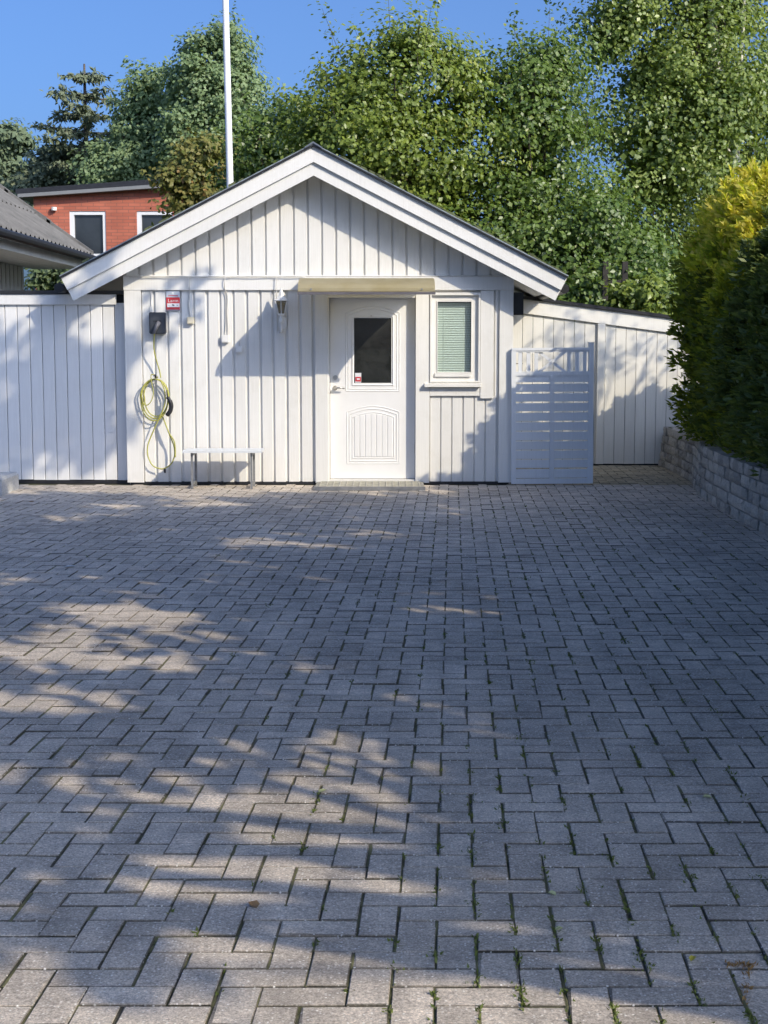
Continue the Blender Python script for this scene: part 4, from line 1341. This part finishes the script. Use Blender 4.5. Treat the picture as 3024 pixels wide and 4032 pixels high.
# ---- hazel shrub under the birch
tree('hazel_shrub', 'leafy green shrub behind the right fence below the birch', (V(1290, 700, 24).x, 24, 0), tuple(V(1290, 620, 24)),
     [blob(1280, 520, 24, 1.0, .8, .9), blob(1200, 590, 24, .8, .7, .6), blob(1380, 590, 23.2, .8, .6, .6), blob(1300, 640, 22.6, 1.1, .6, .5)],
     130, 120, .24, .085, LIN2, 61, cat='shrub', nlimb=12, tr=.06)
tree('hazel_shrub', 'low sunlit shrub peeping over the sloping fence beside the hedge', (V(1400, 700, 21).x, 21, 0), tuple(V(1400, 650, 21)),
     [blob(1405, 640, 20.9, .35, .3, .3), blob(1345, 655, 21.0, .3, .3, .25)],
     46, 40, .13, .085, LIN, 67, cat='shrub', nlimb=8, tr=.03)
DARKWOOD = M('dark_wood', (.03, .026, .022), .9, .3, 9)
# dark posts of a garden frame behind the fence
gf_ = thing('trellis', V(1325, 660, 22), 'dark wooden trellis frame half hidden in the shrubs behind the fence', 'trellis')
for xv in (1308, 1350):
    a = V(xv, 565, 22)
    MB().box(a.x - .04, a.x + .04, 21.96, 22.04, 0, a.z).build('post', DARKWOOD, gf_)
a, b = V(1308, 605, 22), V(1350, 612, 22)
MB().box(a.x + .04, b.x - .04, 21.97, 22.03, b.z, a.z).build('rail', DARKWOOD, gf_)

# ---- far trees on the left
tree('poplar_tree', 'far bluish green tree with pointed crown left of the flagpole', (V(320, 700, 44).x, 44, 0), tuple(V(320, 300, 44)),
     [blob(322, 195, 44, .42, .5, .75), blob(312, 265, 44, .75, .8, 1.1), blob(325, 370, 44, 1.5, 1.2, 1.4), blob(250, 370, 44, .9, .9, .9)],
     200, 110, .28, .125, POP, 71, shoots=12, shoot_len=.8, tr=.2)
tree('poplar_tree', 'tallest far tree with twin pointed tops directly behind the flagpole', (V(470, 700, 42).x, 42, 0), tuple(V(470, 280, 42)),
     [blob(490, 110, 42, .5, .6, .85), blob(420, 145, 42, .42, .5, .8), blob(475, 215, 42, .8, .8, .9), blob(520, 180, 42, .5, .5, .5), blob(440, 300, 42, .95, 1.0, 1.2), blob(530, 300, 42, .6, .8, 1.2), blob(377, 190, 43, .22, .3, .75)],
     290, 110, .26, .12, POP, 83, shoots=14, shoot_len=.7, tr=.2)
tree('maple_tree', 'small tree turning orange in front of the brick house', (V(430, 700, 31).x, 31, 0), tuple(V(430, 420, 31)),
     [blob(445, 350, 31, .55, .55, .6), blob(400, 400, 31, .55, .5, .5), blob(470, 410, 31, .5, .5, .55), blob(425, 450, 31, .6, .5, .5)],
     120, 50, .17, .11, ORA, 91, tr=.08, nlimb=14)

def conifer(name, label, xv, ytop, Y, lenv, needle, mat, seed, levels=17, zlow=2.0, sparse=.0, dro=.35):
    top_ = V(xv, ytop, Y)
    base = Vector((top_.x, Y, 0))
    t_ = thing(name, base, label, 'tree')
    g_ = np.random.default_rng(seed)
    MB().tube([base - Vector((0, 0, .1)), base.lerp(top_, .5), top_], [.22, .13, .03], 8).build('trunk', BARK, t_, True)
    b_ = MB(); P_ = []
    for i in range(levels):
        f = (i + .6) / levels
        z = top_.z - f * (top_.z - zlow)
        L = lenv(f)
        nb = 7
        for k in range(nb):
            if g_.uniform() < sparse: continue
            a_ = 2 * math.pi * (k / nb) + g_.uniform(0, 1.2)
            Lk = L * g_.uniform(.6, 1.2)
            st = Vector((top_.x, Y, z + g_.uniform(-.06, .06)))
            d = Vector((math.cos(a_), math.sin(a_), g_.uniform(-.12, .22)))
            pts = [st, st + d * Lk * .5 + Vector((0, 0, -.05)), st + d * Lk + Vector((0, 0, g_.uniform(-.1, .25) * dro * Lk))]
            b_.tube(pts, [.04, .025, .01], 4, caps=False)
            nn_ = int(95 * Lk)
            for q in range(nn_):
                f2 = .15 + .95 * g_.uniform() ** .7
                p_ = st.lerp(pts[2], f2)
                sd = g_.normal(size=3) * np.array([.10, .10, .03])
                P_.append((p_.x + sd[0], p_.y + sd[1], p_.z + sd[2] - abs(g_.normal()) * .05))
    b_.build('branches', BARK, t_, True)
    o = leaf_mesh('crown', np.array(P_), needle, mat, seed + 1, None, .42, None, t_, droop=.9)
    tag(o, kind='stuff')
    return t_
conifer('spruce_tree', 'sparse brownish spruce with bare stubby top at the far left', 182, 138, 46, lambda f: (.25 + 1.2 * min(1, f * 6)) if f < .35 else 1.05 + .35 * f, .20, SPR, 101, 15, 1.5, .15)
tree('conifer_tree', 'dark dense conifer filling in below the spruce', (V(140, 700, 47).x, 47, 0), tuple(V(140, 420, 47)),
     [blob(130, 370, 47, .9, .9, .8), blob(210, 360, 47, .8, .9, .9), blob(100, 430, 47, 1.2, 1.0, .8), blob(250, 420, 46, 1.2, 1, .9)],
     240, 55, .24, .17, SPR, 111, tr=.2)
tree('pine_tree', 'round-topped pine cut off by the left picture edge', (V(0, 700, 50).x, 50, 0), tuple(V(5, 360, 50)),
     [blob(10, 298, 50, .85, .8, .38), blob(40, 310, 50, .5, .5, .28), blob(-40, 320, 50, .9, .8, .6), blob(30, 390, 50, .9, .8, .8), blob(-30, 420, 50, 1.2, 1, .8)],
     200, 60, .2, .17, PIN, 121, tr=.16, nlimb=20)
# laurel behind the left fence
tree('laurel_shrub', 'pale green laurel shrub between outbuilding and white house', (V(130, 690, 25.5).x, 25.5, 0), tuple(V(130, 640, 25.5)),
     [blob(120, 610, 25.5, .35, .3, .35), blob(165, 600, 25.3, .3, .3, .35), blob(90, 595, 25.7, .12, .15, .3), blob(140, 580, 25.6, .12, .12, .25), blob(180, 630, 25.2, .35, .3, .3)],
     90, 26, .12, .12, LAU, 131, cat='shrub', nlimb=10, tr=.03, asp=.45)

# ------------------------------------------------------------------ thuja hedge
def thuja_mesh(seed, H=2.95):
    g_ = np.random.default_rng(seed)
    n = 24000
    z = g_.uniform(.02, 1, n) ** .9
    prof = np.interp(z, [0, .08, .3, .6, .75, .88, .96, 1.0], [.52, .66, .70, .67, .58, .45, .32, .12])
    ang = g_.uniform(0, 2 * math.pi, n)
    lump = 1 + .13 * np.sin(ang * 3 + z * 9 + seed) + .09 * np.sin(ang * 7 - z * 17 + seed * 2)
    sp_ = np.random.default_rng(seed + 5)
    tuft = np.interp(np.sin(ang * 11 + 3 * np.sin(z * 23 + seed)) * np.sin(z * 41 + 2 * np.sin(ang * 5)), [-1, .2, 1], [-.05, 0, .11])
    rad = prof * lump * (1 - .45 * g_.uniform(0, 1, n) ** 2.0) + tuft
    rad = np.where(g_.uniform(0, 1, n) < .10, rad + g_.uniform(.03, .15, n), rad)      # stray sprays
    pos = np.stack([rad * np.cos(ang), rad * np.sin(ang), z * H + g_.normal(size=n) * .05], 1)
    out = np.stack([np.cos(ang) * 1.1, np.sin(ang) * 1.1, .55 + 0 * ang], 1)
    tl = g_.uniform(0, 1, 60)
    ti = tl[((ang * 3).astype(int) * 7 + (z * 14).astype(int) * 3) % 60]
    # sunlight on the upper part is painted into the tint by height
    sun_tint = np.clip((z + .10 * np.sin(ang * 4 + seed) - .56) / .22, 0, 1) * g_.uniform(.55, 1.0, n) + g_.uniform(0, .35, n)
    sun_tint = np.clip(sun_tint, 0, 1)
    ns_, ks = 110, 46
    za = g_.uniform(.1, 1, ns_) ** .7; aa = g_.uniform(0, 2 * math.pi, ns_)
    ra = np.interp(za, [0, .08, .3, .6, .75, .88, .96, 1.0], [.5, .62, .68, .64, .55, .43, .28, .05])
    st = np.stack([ra * np.cos(aa), ra * np.sin(aa), za * H], 1)
    dr = np.stack([np.cos(aa), np.sin(aa), .5 + 1.1 * za], 1) + g_.normal(size=(ns_, 3)) * .3
    dr /= np.linalg.norm(dr, axis=1)[:, None]
    ln = g_.uniform(.12, .32, ns_)[:, None, None]
    tt_ = g_.uniform(0, 1, (ns_, ks, 1))
    ps = st[:, None, :] + dr[:, None, :] * tt_ * ln + g_.normal(size=(ns_, ks, 3)) * .035 * (1.1 - tt_)
    pos = np.concatenate([pos, ps.reshape(-1, 3)]); out = np.concatenate([out, np.repeat(dr, ks, 0) * 1.3])
    ti = np.concatenate([ti, np.repeat(g_.uniform(.3, 1, ns_), ks)])
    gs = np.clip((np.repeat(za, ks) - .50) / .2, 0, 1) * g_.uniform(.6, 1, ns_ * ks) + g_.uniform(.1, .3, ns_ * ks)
    return pos, out, ti, np.concatenate([sun_tint, np.clip(gs, 0, 1)])
HEDGE = []
proto = []
hb = [(4.06, 16.75, 3.30), (4.02, 15.9, 3.24), (4.04, 15.0, 3.06), (3.95, 14.1, 2.70), (3.95, 13.25, 2.48), (3.95, 12.4, 2.40)]
hb += [(3.93, 11.5 - .88 * k, 2.6 + .06 * ((k * 7) % 3 - 1)) for k in range(11)] + [(5.0, 18.1, 2.2)]
hl = ['thuja with sunlit yellow top at the far end of the hedge', 'second thuja from the far end of the hedge, yellow sunlit top', 'third thuja from the far end, sunlit yellow top, above the wall bend',
      'fourth thuja from the far end, dark green and lower than the yellow-topped ones', 'fifth thuja from the far end of the hedge, dark, near the picture edge', 'sixth thuja from the far end, dark, cut by the right picture edge']
for i, (hx_, hy_, sc_h) in enumerate(hb):
    lab = hl[i] if i < len(hl) else ('thuja bush in the hedge row continuing outside the right picture edge' if i < 17 else 'low thuja hidden behind the far end of the hedge by the cream fence')
    t_ = thing('thuja_bush', (hx_, hy_, .48), lab, 'hedge plant', 'thuja bushes of the hedge')
    if i < 6:
        po, ou, ti, gd = thuja_mesh(200 + i)
        ORG[t_.name] = Vector()
        o = leaf_mesh('crown', po, .095, THU_SUNLIT if i < 3 else THU, 300 + i, ou, .42, gd if i < 3 else ti, t_, jit=.65, frond=True, rawtint=i < 3)
        tag(o, kind='stuff')
        b_ = MB(); b_.tube([(0, 0, -.1), (0, 0, 1.2), (0.02, 0, 2.6)], [.06, .045, .012], 7)
        st = b_.build('stem', BARK, t_, True)
        proto.append((o, st))
        ORG[t_.name] = Vector((hx_, hy_, .48))
    else:
        for src in proto[3 + i % 3]:
            c_ = src.copy(); C.objects.link(c_); c_.parent = t_
    t_.rotation_euler = (0, 0, i * 2.1)
    t_.scale = (1, 1, (sc_h - .48) / 2.95)

# ------------------------------------------------------------------ unseen trees behind the viewpoint, crowns shaped to shade the driveway
SHD = leaf_mat('shade_tree_leaf', (.045, .075, .016), (.11, .15, .035), .3, .5)
def shade_density(x, y):
    """crown clumps per square metre of the shadow that reaches (x, y) on the ground"""
    f = max(.15, 1 + .9 * math.sin(2.1 * x + .9 * y + 1) * math.sin(1.5 * y - 1.1 * x + .4) + .5 * math.sin(4.3 * x - 2.9 * y))
    if y > 19.3: return 1.2 if (-6.2 < x < -5.0 and y < 20.6) else 0
    if y > 16.6 and x > -3.3: return 0
    if y > 16.6:
        if x > -4.3: return 1.3 * f if y < 18.6 else .2
        return 8 * f if y < 18.7 else 2.0 * f
    if y > 15.8: return 0
    if 14.5 < y < 15.4 and -2.9 < x < -1.2: return 1.2 * f
    if y > 12: return 11 * (.4 + .6 * f)
    if y > 9.3: return 11 * (.35 + .65 * f)
    if y > 6.4: return 1.9 * f if x < -1.2 else 11 * (.45 + .55 * f)
    if y > 3.9: return 3.6 * f if x < .25 else 13
    return 1.5 * f if x < .3 else .8 * f
def shade_tree(label, inside, seed, z0=7.2, cr_=.15, per_=40, size=.18):
    g_ = np.random.default_rng(seed)
    cc = []
    for k in range(60000):
        x, y = g_.uniform(-7.5, 2.2), g_.uniform(2.4, 20.6)
        # about 60000 / 176 m2 tries per square metre
        if g_.uniform() > shade_density(x, y) / 340: continue
        if not inside(x, y): continue
        z = z0 + .6 * g_.normal()
        z = min(max(z, z0 - 1), z0 + 2)
        cc.append((x + z * SUN.x / SUN.z, y + z * SUN.y / SUN.z, z))
    cc = np.array(cc)
    mid_ = cc.mean(0)
    base = (mid_[0] + .6, mid_[1] - .4, 0)
    t_ = thing('shade_tree', base, label, 'tree', 'tall trees behind the viewpoint')
    n = len(cc)
    u_ = g_.normal(size=(n, per_, 3)); u_ /= np.linalg.norm(u_, axis=2)[:, :, None]
    off = u_ * (g_.uniform(0, 1, (n, per_, 1)) ** .4) * cr_ * g_.uniform(.7, 1.5, (n, 1, 1)) * 1.5
    pos = (cc[:, None, :] + off).reshape(-1, 3)
    out = g_.normal(size=pos.shape) * .4
    tag(leaf_mesh('crown', pos, size, SHD, seed + 1, out, .75, None, t_), kind='stuff')
    fork = Vector((mid_[0], mid_[1], mid_[2] - 1.5))
    b_ = Vector(base)
    MB().tube([b_ - Vector((0, 0, .1)), b_.lerp(fork, .1), b_.lerp(fork, .5) + Vector((.1, 0, 0)), fork], [.26, .2, .17, .1], 10).build('trunk', BARK, t_, True)
    limbs('branches', base, fork, cc, 40, BARK, t_, seed + 3, .12)
shade_tree('tall leafy tree right of the viewpoint shading the middle of the driveway', lambda x, y: x > -2.75 and y > 9.3, 401, 6.2)
shade_tree('tall leafy tree right of the viewpoint shading the left fence', lambda x, y: x <= -2.75 and y > 9.3, 421)
shade_tree('tall leafy tree behind the viewpoint shading the near pavers', lambda x, y: y <= 9.3, 441, 5.2)
# sparse unseen tree added right of the frame to dapple the cream fence
tree('dapple_tree', 'slender added tree outside the right picture edge dappling the cream fence', (7.4, 15.0, 0), (7.3, 15.0, 4.2),
     [((7.4, 15.1, 5.4), (.9, .8, .7)), ((6.8, 15.3, 4.7), (.5, .5, .4)), ((8.1, 15.0, 6.1), (.9, .8, .8))], 24, 26, .2, .085, SHD, 461, tr=.08, nlimb=34, inner=.1, fill=0)

# ------------------------------------------------------------------ weeds in the joints, fallen leaves
g_ = np.random.default_rng(77)
WEED = leaf_mat('weed_leaf', (.06, .09, .02), (.17, .20, .05), .3, .5)
P_, O_ = [], []
ylist = []
for k in range(760):
    f = g_.uniform() ** 1.6
    y_ = 3.4 + f * 11.5
    x_ = g_.normal(.15, .11) * y_ 
    if abs(x_) > .27 * y_: continue
    # snap to a joint running away from the camera
    r_ = (y_ - P0.y) / BW
    c_ = round((x_ - P0.x - SH * (y_ - P0.y)) / BW)
    ri = math.floor(r_)
    # no joint inside a lengthwise paver
    if (c_ - 1 + ri) % 4 == 0: c_ += 1
    xj = P0.x + c_ * BW + SH * (y_ - P0.y)
    big = g_.uniform() < .10
    nb = int(g_.integers(10, 22)) if big else int(g_.integers(4, 10))
    sp = .016 if big else .006
    for q in range(nb):
        P_.append((xj + g_.normal() * sp * .8, y_ + g_.normal() * sp * 2.6, -.006))
        O_.append((g_.normal() * .8, g_.normal() * .8, 1.0))
wd = leaf_mesh('weeds', np.array(P_), .017, WEED, 78, np.array(O_), .4, None, None, jit=.3, frond=True)
tag(wd, 'small green weeds and moss tufts growing in the paver joints', kind='stuff')

P_, O_ = [], []
for (px_a, py_a, px_b, py_b) in ((2950, 3785, 2930, 3950), (2860, 3800, 2960, 3790)):
    qa, qb = G(px_a, py_a), G(px_b, py_b)
    for k in range(60):
        q = qa.lerp(qb, g_.uniform())
        P_.append((q.x + g_.normal() * .005, q.y + g_.normal() * .006, -.003)); O_.append((g_.normal() * .8, g_.normal() * .8, .9))
dw = leaf_mesh('dry_weeds', np.array(P_), .014, leaf_mat('dry_weed', (.22, .11, .04), (.42, .26, .10), .3, .6), 79, np.array(O_), .3, None, None, jit=.3, frond=True)
tag(dw, 'dry orange brown weeds in a paver joint at lower right', kind='stuff')

def fallen(loc, rot, sz, mat, label, grp=None):
    L_ = sz
    vs_ = [(0, 0, 0), (L_ * .25, L_ * .3, .006), (L_ * .7, L_ * .26, .008), (L_, 0, .003), (L_ * .7, -L_ * .26, .010), (L_ * .25, -L_ * .3, .007), (L_ * .5, 0, .0), (-L_ * .5, L_ * .03, .002), (-L_ * .5, -L_ * .01, .002)]
    fs_ = [(0, 6, 1), (1, 6, 2), (2, 6, 3), (3, 6, 4), (4, 6, 5), (5, 6, 0), (0, 7, 8)]
    o = MB().add(vs_, fs_).build('fallen_leaf', mat)
    o.location = loc; o.rotation_euler = (0, 0, rot)
    return tag(o, label, 'leaf', grp)
FL1 = M('dry_leaf_pale', (.42, .44, .22), .6, .2, 30)
FL2 = M('dry_leaf_brown', (.28, .16, .06), .7, .25, 30)
FLW = M('pale_scrap', (.62, .64, .66), .6, .1, 30)
for (px, py, rt, sz, mt, lb) in [(2190, 3530, 2.5, .028, FL1, 'pale round fallen leaf lying right of centre on the near pavers'),
                                 (2185, 3668, .4, .026, FL1, 'pale green fallen leaf caught in a joint near the bottom'),
                                 (2805, 3145, 3.0, .035, FL1, 'pale fallen leaf with stalk on the shaded pavers at right'),
                                 (2720, 3790, 1.0, .03, M('yellow_leaf', (.50, .42, .06), .6, .15, 30), 'yellow fallen leaf in a sunny joint at lower right'),
                                 (1255, 3125, .8, .04, FL1, 'narrow pale fallen leaf left of centre beside a sun patch'),
                                 (250, 2234, .1, .09, FLW, 'whitish flat leaf on the far left pavers'),
                                 (112, 1977, .2, .06, FL2, 'small dark brown leaf near the granite block'),
                                 (1010, 3580, 2.0, .05, FL2, 'brown curled leaf upright in a joint at lower left')]:
    q = G(px, py)
    fallen((q.x, q.y, .003), rt, sz, mt, lb)

# ------------------------------------------------------------------ render settings
scene.render.engine = 'CYCLES'
scene.cycles.max_bounces = 5
scene.cycles.diffuse_bounces = 3
scene.cycles.glossy_bounces = 2
scene.cycles.transmission_bounces = 3
scene.cycles.transparent_max_bounces = 8
scene.cycles.sample_clamp_indirect = 6
